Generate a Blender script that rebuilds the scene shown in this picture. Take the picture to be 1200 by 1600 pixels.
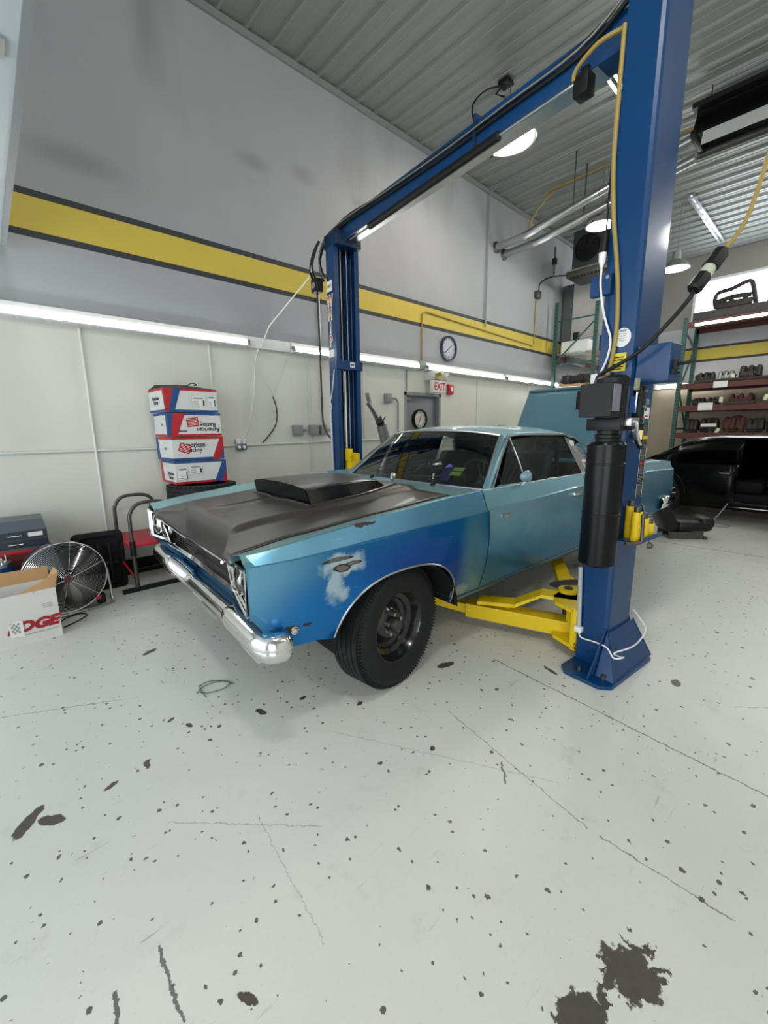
import bpy, bmesh, math, random
from mathutils import Vector, Matrix
from math import sin, cos, pi, sqrt, radians
random.seed(7)
for _o in list(bpy.data.objects): bpy.data.objects.remove(_o)
SC = bpy.context.scene
COL = SC.collection
# ------------------------------------------------------------------ camera
cam_d = bpy.data.cameras.new('camera'); cam = bpy.data.objects.new('camera', cam_d); COL.objects.link(cam)
_p, _y, _r = radians(10.97), radians(47.125), radians(-.644)
_F = Vector((cos(_p)*cos(_y), cos(_p)*sin(_y), -sin(_p)))
_R = Vector((sin(_y), -cos(_y), 0)); _U = _R.cross(_F)
_R2 = _R*cos(_r)+_U*sin(_r); _U2 = _U*cos(_r)-_R*sin(_r)
_M = Matrix((_R2, _U2, -_F)).transposed().to_4x4(); _M.translation = Vector((0, 0, 1.4))
cam.matrix_world = _M
cam_d.sensor_fit = 'HORIZONTAL'; cam_d.sensor_width = 36; cam_d.lens = 660.7/1200*36
cam_d.clip_start = .03; cam_d.clip_end = 100
SC.camera = cam
# ------------------------------------------------------------------ world, lights, exposure
SC.view_settings.view_transform = 'Standard'; SC.view_settings.look = 'None'
SC.view_settings.exposure = 0.40; SC.view_settings.gamma = 1; SC.view_settings.use_curve_mapping = False
w = bpy.data.worlds.new('world'); SC.world = w; w.use_nodes = True
w.node_tree.nodes['Background'].inputs[0].default_value = (.80, .88, 1, 1)
w.node_tree.nodes['Background'].inputs[1].default_value = .9
def area_light(name, loc, rot, sx, sy, energy, col=(1, 1, 1)):
    l = bpy.data.lights.new(name, 'AREA'); l.shape = 'RECTANGLE'; l.size = sx; l.size_y = sy
    l.energy = energy; l.color = col
    o = bpy.data.objects.new(name, l); COL.objects.link(o); o.location = loc; o.rotation_euler = rot
    return o
def point_light(name, loc, energy, col=(1, 1, 1), r=.12):
    l = bpy.data.lights.new(name, 'POINT'); l.energy = energy; l.color = col; l.shadow_soft_size = r
    o = bpy.data.objects.new(name, l); COL.objects.link(o); o.location = loc
    return o
# daylight through the two open bay doors behind the camera (rotation turns -Z to +X)
area_light('daylight_bay_left', (-2.55, 2.5, 1.45), (0, -pi/2, 0), 2.7, 3.9, 66, (.94, .99, 1))
area_light('daylight_bay_right', (-2.55, -2.6, 1.45), (0, -pi/2, 0), 2.7, 3.9, 96, (.95, .99, 1))
# unseen overhead fill lights, added where further high-bay lamps would hang
for _i, (_x, _yy) in enumerate(((.3, .4), (1.2, -2.4), (4.8, -2.2), (8.6, -2.2), (10.8, .6))):
    point_light('overhead_fill', (_x, _yy, 4.6), 95 if _i < 2 else 62, (1, .97, .92), .22)

# ------------------------------------------------------------------ material helpers
class N:
    def __init__(s, m): s.t = m.node_tree; s.bs = s.t.nodes['Principled BSDF']
    def n(s, typ, **kw):
        nd = s.t.nodes.new(typ)
        for k, v in kw.items(): setattr(nd, k, v)
        return nd
    def _in(s, nd, i, v):
        if v is None: return
        if isinstance(v, bpy.types.NodeSocket): s.t.links.new(v, nd.inputs[i])
        else: nd.inputs[i].default_value = v
    def math(s, op, a, b=None, c=None, clamp=False):
        nd = s.n('ShaderNodeMath', operation=op); nd.use_clamp = clamp
        s._in(nd, 0, a); s._in(nd, 1, b); s._in(nd, 2, c); return nd.outputs[0]
    def vmath(s, op, a, b=None, out=0):
        nd = s.n('ShaderNodeVectorMath', operation=op); s._in(nd, 0, a); s._in(nd, 1, b); return nd.outputs[out]
    def coord(s): return s.n('ShaderNodeTexCoord').outputs['Object']
    def sep(s, v):
        nd = s.n('ShaderNodeSeparateXYZ'); s._in(nd, 0, v); return nd.outputs
    def noise(s, vec, scale, detail=4, rough=.55, col=False):
        nd = s.n('ShaderNodeTexNoise'); s._in(nd, 'Vector', vec); nd.inputs['Scale'].default_value = scale
        nd.inputs['Detail'].default_value = detail; nd.inputs['Roughness'].default_value = rough
        return nd.outputs['Color' if col else 'Fac']
    def voro(s, vec, scale, out='Distance', rnd=1):
        nd = s.n('ShaderNodeTexVoronoi'); s._in(nd, 'Vector', vec); nd.inputs['Scale'].default_value = scale
        nd.inputs['Randomness'].default_value = rnd; return nd.outputs[out]
    def step(s, x, a, b):   # smoothstep a..b -> 0..1
        nd = s.n('ShaderNodeMapRange', interpolation_type='SMOOTHSTEP'); s._in(nd, 0, x)
        nd.inputs[1].default_value = a; nd.inputs[2].default_value = b; return nd.outputs[0]
    def mix(s, f, a, b):
        nd = s.n('ShaderNodeMix', data_type='RGBA'); s._in(nd, 0, f)
        s._in(nd, 6, a if isinstance(a, bpy.types.NodeSocket) else (*a[:3], 1))
        s._in(nd, 7, b if isinstance(b, bpy.types.NodeSocket) else (*b[:3], 1)); return nd.outputs[2]
    def blob(s, vec, c, r, soft=.25, ang=0):  # ellipse mask around c with radii r
        mp = s.n('ShaderNodeMapping', vector_type='TEXTURE'); s._in(mp, 0, vec)
        mp.inputs['Location'].default_value = c; mp.inputs['Scale'].default_value = r
        mp.inputs['Rotation'].default_value = (0, 0, ang)
        l = s.vmath('LENGTH', mp.outputs[0], out=1)
        return s.step(l, 1+soft*.5, 1-soft*.5)
    def set(s, k, v): s._in(s.bs, k, v if isinstance(v, bpy.types.NodeSocket) or not isinstance(v, tuple) or len(v) == 4 else (*v, 1))
    def bump(s, h, strength=.3, dist=.01):
        b = s.n('ShaderNodeBump'); b.inputs['Strength'].default_value = strength; b.inputs['Distance'].default_value = dist
        s._in(b, 'Height', h); s.t.links.new(b.outputs[0], s.bs.inputs['Normal'])
def srgb(r, g, b):
    f = lambda c: ((c/255+.055)/1.055)**2.4 if c > 10 else c/255/12.92
    return (f(r), f(g), f(b))
def mat(name, col, rough=.5, metal=0, var=.12, scale=6, spec=None, coat=0, bump=0, bscale=60):
    m = bpy.data.materials.new(name); m.use_nodes = True; k = N(m)
    v = k.coord(); nz = k.noise(v, scale)
    dark = tuple(c*(1-var) for c in col); lite = tuple(min(1, c*(1+var)) for c in col)
    k.set('Base Color', k.mix(nz, dark, lite)); k.set('Roughness', rough); k.set('Metallic', float(metal))
    if spec is not None: k.set('Specular IOR Level', spec)
    if coat: k.set('Coat Weight', float(coat)); k.set('Coat Roughness', .06)
    if bump: k.bump(k.noise(v, bscale, 3), bump)
    return m
def emis(name, col, strength):
    m = bpy.data.materials.new(name); m.use_nodes = True; k = N(m)
    k.set('Base Color', col); k.set('Emission Color', col); k.set('Emission Strength', float(strength)); return m

# ------------------------------------------------------------------ mesh builder
class MB:
    def __init__(s): s.v = []; s.f = []; s.mi = []; s.cur = 0
    def add(s, vs, fs):
        b = len(s.v); s.v += [tuple(p) for p in vs]; s.f += [[b+i for i in f] for f in fs]; s.mi += [s.cur]*len(fs); return s
    def m(s, i): s.cur = i; return s
    def box(s, c, d, rz=0, rx=0, ry=0, bev=0):
        M = Matrix.Rotation(rz, 3, 'Z') @ Matrix.Rotation(ry, 3, 'Y') @ Matrix.Rotation(rx, 3, 'X'); c = Vector(c)
        hx, hy, hz = d[0]/2, d[1]/2, d[2]/2
        if not bev:
            vs = [c+M@Vector((x*hx, y*hy, z*hz)) for z in (-1, 1) for y in (-1, 1) for x in (-1, 1)]
            return s.add(vs, [(0, 2, 3, 1), (4, 5, 7, 6), (0, 1, 5, 4), (2, 6, 7, 3), (0, 4, 6, 2), (1, 3, 7, 5)])
        bm = bmesh.new(); bmesh.ops.create_cube(bm, size=1)
        for q in bm.verts: q.co = Vector((q.co.x*d[0], q.co.y*d[1], q.co.z*d[2]))
        bmesh.ops.bevel(bm, geom=bm.edges[:], offset=min(bev, min(d)*.45), segments=2, profile=.5, affect='EDGES')
        bm.verts.index_update()
        s.add([c+M@q.co for q in bm.verts], [[q.index for q in f.verts] for f in bm.faces]); bm.free(); return s
    def b2(s, lo, hi, bev=0): return s.box([(a+b)/2 for a, b in zip(lo, hi)], [abs(b-a) for a, b in zip(lo, hi)], bev=bev)
    def ring(s, c, r, ax, n=16, ref=None, ry=None):
        ax = Vector(ax).normalized(); ref = Vector(ref) if ref else (Vector((0, 0, 1)) if abs(ax.z) < .9 else Vector((1, 0, 0)))
        e1 = (ref-ax*ref.dot(ax)).normalized(); e2 = ax.cross(e1); ry = ry or r
        return [Vector(c)+e1*cos(2*pi*i/n)*r+e2*sin(2*pi*i/n)*ry for i in range(n)]
    def loft(s, rings, cap=True, closed=True):
        n = len(rings[0]); vs = [p for r in rings for p in r]; fs = []
        for k in range(len(rings)-1):
            for i in range(n if closed else n-1):
                j = (i+1) % n; fs.append((k*n+i, k*n+j, (k+1)*n+j, (k+1)*n+i))
        if cap: fs.append(list(range(n))[::-1]); fs.append([(len(rings)-1)*n+i for i in range(n)])
        return s.add(vs, fs)
    def cyl(s, a, b, r, r2=None, n=16, cap=True):
        a, b = Vector(a), Vector(b); ax = b-a
        return s.loft([s.ring(a, r, ax, n), s.ring(b, r if r2 is None else r2, ax, n)], cap)
    def tube(s, pts, r, n=8, smooth=0, closed=False, cap=True):
        P = [Vector(p) for p in pts]
        if smooth:
            Q = []; m = len(P); rng = range(m if closed else m-1)
            for i in rng:
                p0 = P[(i-1) % m] if closed or i > 0 else P[0]; p1 = P[i]; p2 = P[(i+1) % m]
                p3 = P[(i+2) % m] if closed or i+2 < m else P[-1]
                for k in range(smooth):
                    t = k/smooth
                    Q.append(.5*((2*p1)+(-p0+p2)*t+(2*p0-5*p1+4*p2-p3)*t*t+(-p0+3*p1-3*p2+p3)*t**3))
            if not closed: Q.append(P[-1])
            P = Q
        m = len(P); rings = []; prev = None
        for i in range(m):
            if closed: t = P[(i+1) % m]-P[i-1]
            else: t = P[min(i+1, m-1)]-P[max(i-1, 0)]
            t = t.normalized() if t.length > 1e-9 else Vector((0, 0, 1))
            if prev is None: prev = Vector((0, 0, 1)) if abs(t.z) < .9 else Vector((1, 0, 0))
            e1 = (prev-t*prev.dot(t)).normalized(); prev = e1; e2 = t.cross(e1)
            rr = r[i] if isinstance(r, list) and len(r) == m else (r if not isinstance(r, list) else r[0])
            rings.append([P[i]+e1*cos(2*pi*k/n)*rr+e2*sin(2*pi*k/n)*rr for k in range(n)])
        if closed: rings.append(rings[0])
        return s.loft(rings, cap and not closed)
    def lathe(s, c, ax, prof, n=32, cap=False):   # prof: (radius, offset along axis)
        ax = Vector(ax).normalized(); c = Vector(c)
        return s.loft([s.ring(c+ax*h, max(r, 1e-4), ax, n) for r, h in prof], cap)
    def prism(s, poly, frame, depth):   # poly 2-D pts, frame = (origin, ex, ey, en)
        o, ex, ey, en = [Vector(q) for q in frame]
        a = [o+ex*x+ey*y for x, y in poly]; b = [p+en*depth for p in a]; return s.loft([a, b])
    def grid(s, rows, flip=False):
        n = len(rows[0]); vs = [p for r in rows for p in r]; fs = []
        for k in range(len(rows)-1):
            for i in range(n-1):
                q = (k*n+i, k*n+i+1, (k+1)*n+i+1, (k+1)*n+i); fs.append(q[::-1] if flip else q)
        return s.add(vs, fs)
    def sph(s, c, r, n=12, sc=(1, 1, 1)):
        c = Vector(c); rings = []
        for k in range(n//2+1):
            a = pi*k/(n//2); rings.append([c+Vector((sin(a)*cos(2*pi*i/n)*sc[0], sin(a)*sin(2*pi*i/n)*sc[1], cos(a)*sc[2]))*r for i in range(n)])
        return s.loft(rings, False)
    def mirror_y(s):
        b = len(s.v); nf = len(s.f); s.v += [(x, -y, z) for x, y, z in s.v]
        s.f += [[b+i for i in f][::-1] for f in s.f[:nf]]; s.mi += s.mi[:nf]; return s
    def build(s, name, mats, parent=None, smooth=35, mod=None, doubles=True):
        me = bpy.data.meshes.new(name); me.from_pydata(s.v, [], s.f)
        ms = mats if isinstance(mats, (list, tuple)) else [mats]
        for q in ms: me.materials.append(q)
        me.polygons.foreach_set('material_index', s.mi)
        bm = bmesh.new(); bm.from_mesh(me)
        if doubles: bmesh.ops.remove_doubles(bm, verts=bm.verts, dist=1e-5)
        if smooth is not None: bmesh.ops.recalc_face_normals(bm, faces=bm.faces)
        bm.to_mesh(me); bm.free()
        if smooth is not None:
            me.polygons.foreach_set('use_smooth', [True]*len(me.polygons)); me.set_sharp_from_angle(angle=radians(smooth))
        o = bpy.data.objects.new(name, me); COL.objects.link(o)
        if parent is not None: o.parent = parent
        if mod: mod(o)
        return o
def solid(o, t, off=-1):
    m = o.modifiers.new('solid', 'SOLIDIFY'); m.thickness = t; m.offset = off; return o
def bevel(o, wd, seg=2, ang=40):
    m = o.modifiers.new('bevel', 'BEVEL'); m.width = wd; m.segments = seg; m.limit_method = 'ANGLE'; m.angle_limit = radians(ang); return o
def tag(o, label=None, cat=None, group=None, kind=None):
    if label: o['label'] = label
    if cat: o['category'] = cat
    if group: o['group'] = group
    if kind: o['kind'] = kind
    return o
def thing(name, label, cat, loc=(0, 0, 0), rz=0, group=None):
    o = bpy.data.objects.new(name, None); COL.objects.link(o); o.empty_display_size = .1
    o.location = loc; o.rotation_euler = (0, 0, rz); return tag(o, label, cat, group)
def struct(o, label=None): return tag(o, label, None, None, 'structure')
def text(name, s, size, frame, m, parent, depth=.001, align='CENTER', bold=0, sx=1, shear=0):
    c = bpy.data.curves.new(name, 'FONT'); c.body = s; c.size = size; c.extrude = depth; c.align_x = align; c.align_y = 'CENTER'
    c.offset = bold; c.shear = shear; c.resolution_u = 3
    t = bpy.data.objects.new('tmp', c); COL.objects.link(t); bpy.context.view_layer.update()
    me = bpy.data.meshes.new_from_object(t.evaluated_get(bpy.context.evaluated_depsgraph_get()))
    bpy.data.objects.remove(t)
    o_, ex, ey, en = [Vector(q) for q in frame]
    M = Matrix((ex.normalized()*sx, ey.normalized(), en.normalized())).transposed().to_4x4(); M.translation = o_
    me.transform(M); me.materials.clear(); me.materials.append(m); me.name = name
    o = bpy.data.objects.new(name, me); COL.objects.link(o)
    if parent is not None: o.parent = parent
    return o
def copy_tree(o, parent=None, first=True):
    c = o.copy(); COL.objects.link(c)
    if not first: c.parent = parent
    for ch in [q for q in bpy.data.objects if q.parent == o]: copy_tree(ch, c, False)
    return c
def interp(tbl, x):
    if x <= tbl[0][0]: return tbl[0][1]
    for (a, fa), (b, fb) in zip(tbl, tbl[1:]):
        if x <= b:
            t = (x-a)/(b-a); t = t*t*(3-2*t)*.35+t*.65; return fa+(fb-fa)*t
    return tbl[-1][1]

# ------------------------------------------------------------------ common materials
M_ = {}
M_['chrome'] = mat('chrome', (.72, .72, .72), .12, 1, .05)
M_['dullchrome'] = mat('brushed_steel', (.55, .55, .55), .3, 1, .15, 20)
M_['black'] = mat('black_satin', (.008, .008, .009), .42, 0, .3, spec=.28)
M_['blackgloss'] = mat('black_gloss', (.004, .004, .005), .28, 0, .2, spec=.22)
M_['blackmatte'] = mat('black_matte', (.009, .009, .010), .75, 0, .3, spec=.2)
M_['rubber'] = mat('tire_rubber', (.011, .012, .013), .6, 0, .3, 14, spec=.25, bump=.1)
M_['white'] = mat('white_paint', (.75, .76, .76), .45, 0, .04)
M_['paper'] = mat('white_paper', (.72, .72, .70), .8, 0, .05)
M_['cardboard'] = mat('kraft_cardboard', srgb(176, 140, 96), .85, 0, .12, 12)
M_['whitecard'] = mat('white_printed_cardboard', srgb(205, 207, 206), .6, 0, .06, 5)
M_['red'] = mat('red_paint', srgb(176, 28, 42), .45, 0, .12)
M_['blueprint'] = mat('blue_print', srgb(25, 72, 128), .55, 0, .1)
M_['darkink'] = mat('dark_ink', (.02, .02, .022), .7, 0, .1)
M_['liftblue'] = mat('lift_blue_paint', srgb(0, 54, 100), .34, 0, .12, 3, spec=.4, coat=.1)
M_['liftblue2'] = mat('lift_blue_inner', srgb(0, 34, 66), .45, 0, .2, 5)
M_['steel'] = mat('grey_steel', (.30, .30, .30), .4, 1, .25, 20)
M_['darksteel'] = mat('dark_steel', (.10, .095, .09), .5, .8, .35, 25)
M_['galv'] = mat('galvanised_duct', (.50, .51, .52), .28, 1, .2, 9)
M_['greybox'] = mat('grey_electrical_box', srgb(128, 132, 134), .5, 0, .08)
M_['wallwhite'] = mat('painted_conduit_white', srgb(205, 208, 202), .5, 0, .04)
M_['rackgreen'] = mat('rack_green', srgb(42, 84, 78), .5, 0, .2, 12)
M_['rackred'] = mat('rack_red_beam', srgb(84, 38, 34), .55, 0, .2, 8)
M_['yellowhose'] = mat('yellow_cord', srgb(150, 128, 60), .55, 0, .15, 10)
M_['grease'] = mat('greasy_cast_iron', (.045, .04, .038), .6, .5, .5, 25, bump=.5)
M_['alu'] = mat('cast_aluminium', (.33, .33, .33), .5, .8, .3, 30, bump=.4)
M_['rustred'] = mat('rusty_red_casting', srgb(70, 32, 28), .7, 0, .35, 20, bump=.4)
def yellow_mat():
    m = bpy.data.materials.new('lift_yellow_paint'); m.use_nodes = True; k = N(m); v = k.coord()
    n = k.noise(v, 9, 8, .75); ch = k.step(n, .60, .66); n2 = k.noise(v, 3)
    k.set('Base Color', k.mix(ch, k.mix(n2, srgb(205, 170, 8), srgb(240, 208, 20)), srgb(60, 48, 22))); k.set('Roughness', .45)
    return m
M_['yellow'] = yellow_mat()
def glass_mat(name, tint, alpha):
    m = bpy.data.materials.new(name); m.use_nodes = True; t = m.node_tree; t.nodes.remove(t.nodes['Principled BSDF'])
    out = t.nodes['Material Output']; tr = t.nodes.new('ShaderNodeBsdfTransparent'); gl = t.nodes.new('ShaderNodeBsdfGlossy')
    tr.inputs[0].default_value = (*tint, 1); gl.inputs['Roughness'].default_value = .03
    fr = t.nodes.new('ShaderNodeFresnel'); fr.inputs[0].default_value = alpha
    mx = t.nodes.new('ShaderNodeMixShader'); t.links.new(fr.outputs[0], mx.inputs[0]); t.links.new(tr.outputs[0], mx.inputs[1])
    t.links.new(gl.outputs[0], mx.inputs[2]); t.links.new(mx.outputs[0], out.inputs[0]); return m
M_['glass'] = glass_mat('window_glass', (.72, .78, .76), 1.9)
M_['lens'] = glass_mat('headlamp_glass', (.9, .9, .9), 1.6)

# ================================================================== SETTING
WY, BX, CZ = 4.9, 13.8, 5.6      # left wall, back wall, ceiling
FX, RY = -2.7, -6.0
def wall_mat():
    m = bpy.data.materials.new('painted_shop_wall'); m.use_nodes = True; k = N(m)
    v = k.coord(); s = k.sep(v); x, y, z = s[0], s[1], s[2]
    n = k.noise(v, 1.3, 5); n2 = k.noise(v, .55, 3); fine = k.noise(v, 45, 3)
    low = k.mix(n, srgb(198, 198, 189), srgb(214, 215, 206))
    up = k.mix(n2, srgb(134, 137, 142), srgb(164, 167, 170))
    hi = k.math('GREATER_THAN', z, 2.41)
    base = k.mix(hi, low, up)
    # soot streaks left by the old heater above the yellow band
    soot = k.math('MULTIPLY', k.step(k.noise(k.vmath('MULTIPLY', v, (1, 1, .35)), 1.1, 3), .52, .78), k.step(z, 3.2, 4.6))
    base = k.mix(k.math('MULTIPLY', soot, .45), base, srgb(92, 88, 84))
    for c, r in (((2.62, 4.9, 4.35), (.16, 1, .07)), ((3.28, 4.9, 4.45), (.16, 1, .08)), ((.9, 4.9, 3.75), (.30, 1, .09)), ((4.2, 4.9, 4.4), (.14, 1, .06))):
        b = k.blob(v, c, r, 1.6); base = k.mix(k.math('MULTIPLY', b, .28), base, srgb(70, 66, 64))
    band = k.math('MULTIPLY', k.math('GREATER_THAN', z, 3.03), k.math('LESS_THAN', z, 3.405))
    core = k.math('MULTIPLY', k.math('GREATER_THAN', z, 3.085), k.math('LESS_THAN', z, 3.35))
    base = k.mix(band, base, srgb(38, 42, 48))
    base = k.mix(core, base, k.mix(n, srgb(184, 162, 62), srgb(200, 180, 70)))
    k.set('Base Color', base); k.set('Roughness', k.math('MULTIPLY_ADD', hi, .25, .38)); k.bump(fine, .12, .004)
    return m
WALL = wall_mat()
def back_mat():
    m = bpy.data.materials.new('painted_back_wall'); m.use_nodes = True; k = N(m)
    v = k.coord(); z = k.sep(v)[2]; n = k.noise(v, 1.2, 4)
    base = k.mix(k.math('GREATER_THAN', z, 2.42), k.mix(n, srgb(150, 138, 120), srgb(168, 156, 138)), k.mix(n, srgb(172, 172, 176), srgb(190, 190, 194)))
    base = k.mix(k.math('GREATER_THAN', z, 3.9), base, k.mix(n, srgb(140, 136, 132), srgb(156, 152, 148)))
    band = k.math('MULTIPLY', k.math('GREATER_THAN', z, 3.03), k.math('LESS_THAN', z, 3.405))
    core = k.math('MULTIPLY', k.math('GREATER_THAN', z, 3.085), k.math('LESS_THAN', z, 3.35))
    base = k.mix(band, base, srgb(38, 42, 48)); base = k.mix(core, base, k.mix(n, srgb(184, 162, 62), srgb(200, 180, 70)))
    k.set('Base Color', base); k.set('Roughness', .6); return m
def floor_mat():
    m = bpy.data.materials.new('grey_epoxy_floor'); m.use_nodes = True; k = N(m)
    v = k.coord(); s = k.sep(v); x, y = s[0], s[1]
    warp = k.vmath('SUBTRACT', k.noise(v, 7, 4, .6, col=True), (.5, .5, .5))
    fw = k.vmath('SUBTRACT', k.noise(v, 28, 5, .7, col=True), (.5, .5, .5))
    n = k.noise(v, .7, 4); n2 = k.noise(v, 5, 6, .7); n3 = k.noise(v, 60, 4, .7)
    base = k.mix(n, srgb(197, 199, 192), srgb(209, 210, 203))
    base = k.mix(k.math('MULTIPLY', k.step(n2, .56, .78), .30), base, srgb(150, 146, 136))
    base = k.mix(k.math('MULTIPLY', k.step(n3, .55, .8), .22), base, srgb(150, 150, 146))
    # scuffs : stretched noise in two directions
    for ang, q in ((.6, .30), (-.9, .26), (1.9, .2)):
        mp = k.n('ShaderNodeMapping'); k._in(mp, 0, v); mp.inputs['Rotation'].default_value = (0, 0, ang); mp.inputs['Scale'].default_value = (3.2, 55, 1)
        sc = k.noise(mp.outputs[0], 1, 3, .6)
        base = k.mix(k.math('MULTIPLY', k.step(sc, .68, .74), k.math('MULTIPLY', k.step(n2, .42, .62), q*1.6)), base, srgb(96, 94, 90))
    dark = srgb(66, 62, 58); chip = srgb(88, 80, 72)
    # paint chips (small irregular dark specks)
    pw = k.vmath('ADD', v, k.vmath('SCALE', fw)); pw.node.inputs[3].default_value = 1
    sc_ = k.vmath('MULTIPLY', fw, (.035, .035, .035)); pv = k.vmath('ADD', v, sc_)
    dens = k.step(k.noise(v, 1.6, 2), .40, .62)
    for scl, th, gate in ((7, .05, .62), (17, .085, .55), (34, .12, .50)):
        d = k.voro(k.vmath('MULTIPLY', pv, (1, 1, 0)), scl); c = k.sep(k.voro(k.vmath('MULTIPLY', pv, (1, 1, 0)), scl, 'Color'))[0]
        c2 = k.sep(k.voro(k.vmath('MULTIPLY', pv, (1, 1, 0)), scl, 'Color'))[1]
        msk = k.math('MULTIPLY', k.math('LESS_THAN', d, k.math('MULTIPLY', th*1.9, k.math('ADD', k.math('MULTIPLY', c2, c2), .15))), k.math('GREATER_THAN', c, gate))
        msk = k.math('MULTIPLY', msk, k.math('GREATER_THAN', k.math('ADD', dens, c2), .55))
        base = k.mix(k.math('MULTIPLY', msk, .9), base, dark)
    big = k.vmath('ADD', v, k.vmath('ADD', k.vmath('MULTIPLY', warp, (.12, .12, 0)), k.vmath('MULTIPLY', fw, (.09, .09, 0))))
    sm = k.vmath('ADD', v, k.vmath('ADD', k.vmath('MULTIPLY', warp, (.05, .05, 0)), k.vmath('MULTIPLY', fw, (.02, .02, 0))))
    for c, r, a in (((1.035, .205), (.062, .060), 0), ((.865, .250), (.055, .06), .3), ((.96, .232), (.05, .012), .2), ((1.09, .155), (.04, .010), -.9), ((1.10, .22), (.03, .012), 1.0), ((1.125, .19), (.03, .010), -.6)):
        b = k.blob(big, (c[0], c[1], 0), (r[0], r[1], 1), .12, a); base = k.mix(b, base, k.mix(n3, dark, chip))
    for c, r, a in (((-.075, 1.86), (.075, .024), .9), ((-.01, 1.81), (.022, .05), .8), ((1.855, 1.47), (.055, .026), -.3), ((2.63, .455), (.04, .02), .2),
                    ((.60, 2.90), (.05, .02), .4), ((1.28, 1.07), (.02, .011), .7), ((.84, 1.84), (.018, .03), .3), ((.54, 1.99), (.012, .024), .6), ((.32, 1.86), (.03, .012), 1.2),
                    ((.18, 1.84), (.028, .012), .3), ((1.06, 1.79), (.024, .012), .2), ((.48, 2.10), (.02, .009), .6), ((1.24, 1.54), (.02, .012), .1), ((2.25, 1.0), (.05, .012), 1.2), ((.29, .84), (.012, .03), .6)):
        b = k.blob(sm, (c[0], c[1], 0), (r[0], r[1], 1), .15, a); base = k.mix(b, base, k.mix(n3, dark, chip))
    # saw-cut joints, hairline cracks and long scratches: (x0,y0,x1,y1,width,strength)
    for x0, y0, x1, y1, wd, st in ((5.85, 6, 6.1, -3, .008, .85), (2.12, 1.3, 1.95, -.8, .0035, .75), (1.53, 1.19, 1.38, .44, .0022, .6), (1.38, .40, 1.39, .03, .0022, .7),
                                   (.16, 1.11, .16, .90, .0045, .8), (.05, 1.09, .04, 1.0, .005, .85), (1.43, .82, 1.34, .74, .004, .85), (-.2, 2.75, .35, 2.45, .0025, .6),
                                   (1.0, 1.5, 1.5, .6, .0016, .35), (.3, 1.5, .7, 1.1, .0016, .45), (.55, 1.3, .5, .8, .0015, .35), (2.6, .2, 2.9, -.1, .003, .5), (3.6, 0, 4.6, .3, .002, .4)):
        dx, dy = x1-x0, y1-y0; L = sqrt(dx*dx+dy*dy); tx, ty = dx/L, dy/L
        px = k.math('SUBTRACT', k.sep(pv)[0], x0); py = k.math('SUBTRACT', k.sep(pv)[1], y0)
        al = k.math('ADD', k.math('MULTIPLY', px, tx), k.math('MULTIPLY', py, ty))
        ac = k.math('ABSOLUTE', k.math('SUBTRACT', k.math('MULTIPLY', px, ty), k.math('MULTIPLY', py, tx)))
        msk = k.math('MULTIPLY', k.math('LESS_THAN', ac, wd), k.math('MULTIPLY', k.math('GREATER_THAN', al, 0.), k.math('LESS_THAN', al, L)))
        base = k.mix(k.math('MULTIPLY', msk, st), base, srgb(58, 56, 54))
    k.set('Base Color', base); k.set('Roughness', k.math('MULTIPLY_ADD', n2, .25, .26)); k.set('Specular IOR Level', .45)
    k.bump(n2, .06, .004)
    return m
FLOOR = floor_mat()
struct(MB().b2((FX-3, RY-.2, -.1), (BX+.3, WY+.3, 0)).build('floor', FLOOR, smooth=None))
# left wall with the grey door opening
DX0, DX1, DZ = 5.02, 5.93, 2.0
wl = MB(); wl.b2((FX-.2, WY, 0), (DX0, WY+.2, CZ+.2)); wl.b2((DX1, WY, 0), (BX+.2, WY+.2, CZ+.2)); wl.b2((DX0, WY, DZ), (DX1, WY+.2, CZ+.2))
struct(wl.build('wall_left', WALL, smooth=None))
WIN = (1.0, 3.08, 3.95, 4.98)   # y0,y1,z0,z1 of the back window (goes past the frame)
wb = MB(); wy0, wy1, wz0, wz1 = -1.2, 3.08, 3.95, 4.98
wb.b2((BX, RY-.2, 0), (BX+.2, wy0, CZ+.2)); wb.b2((BX, wy1, 0), (BX+.2, WY+.2, CZ+.2)); wb.b2((BX, wy0, 0), (BX+.2, wy1, wz0)); wb.b2((BX, wy0, wz1), (BX+.2, wy1, CZ+.2))
struct(wb.build('wall_back', back_mat(), smooth=None))
struct(MB().b2((FX-.2, RY-.2, 0), (BX+.2, RY, CZ+.2)).build('wall_right', M_['wallwhite'], smooth=None))
wf = MB()   # front wall, two bay door openings that are open to daylight
for a, b, lo, hi in ((RY-.2, -4.7, 0, CZ+.2), (-.5, .45, 0, CZ+.2), (4.6, WY+.2, 0, CZ+.2), (-4.7, -.5, 2.95, CZ+.2), (.45, 4.6, 2.95, CZ+.2)):
    wf.b2((FX-.2, a, lo), (FX, b, hi))
struct(wf.build('wall_front', M_['wallwhite'], smooth=None))
# ribbed metal ceiling: real ribs running across the building
cm = MB(); prof = []
x = FX-.2
while x < BX+.2:
    for dx, dz in ((0, 0), (.006, .034), (.040, .034), (.060, .006), (.15, .003), (.155, .009), (.170, .009), (.175, .003), (.295, .0)):
        prof.append((x+dx, CZ-dz))
    x += .305
cm.grid([[Vector((px, yy, pz)) for px, pz in prof] for yy in (RY-.2, WY+.2)])
M_['ceil'] = mat('white_ribbed_steel', srgb(142, 146, 144), .42, .2, .05, 1.5)
struct(cm.build('ceiling', M_['ceil'], smooth=20))
cs = MB().b2((FX, WY-.03, CZ-.10), (BX, WY, CZ-.03)); struct(cs.build('trim_1', mat('grey_wall_trim', srgb(128, 130, 130), .6)))
struct(MB().b2((FX, WY-.012, 0), (DX0-.05, WY, .11)).build('baseboard_left', M_['black']))
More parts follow.
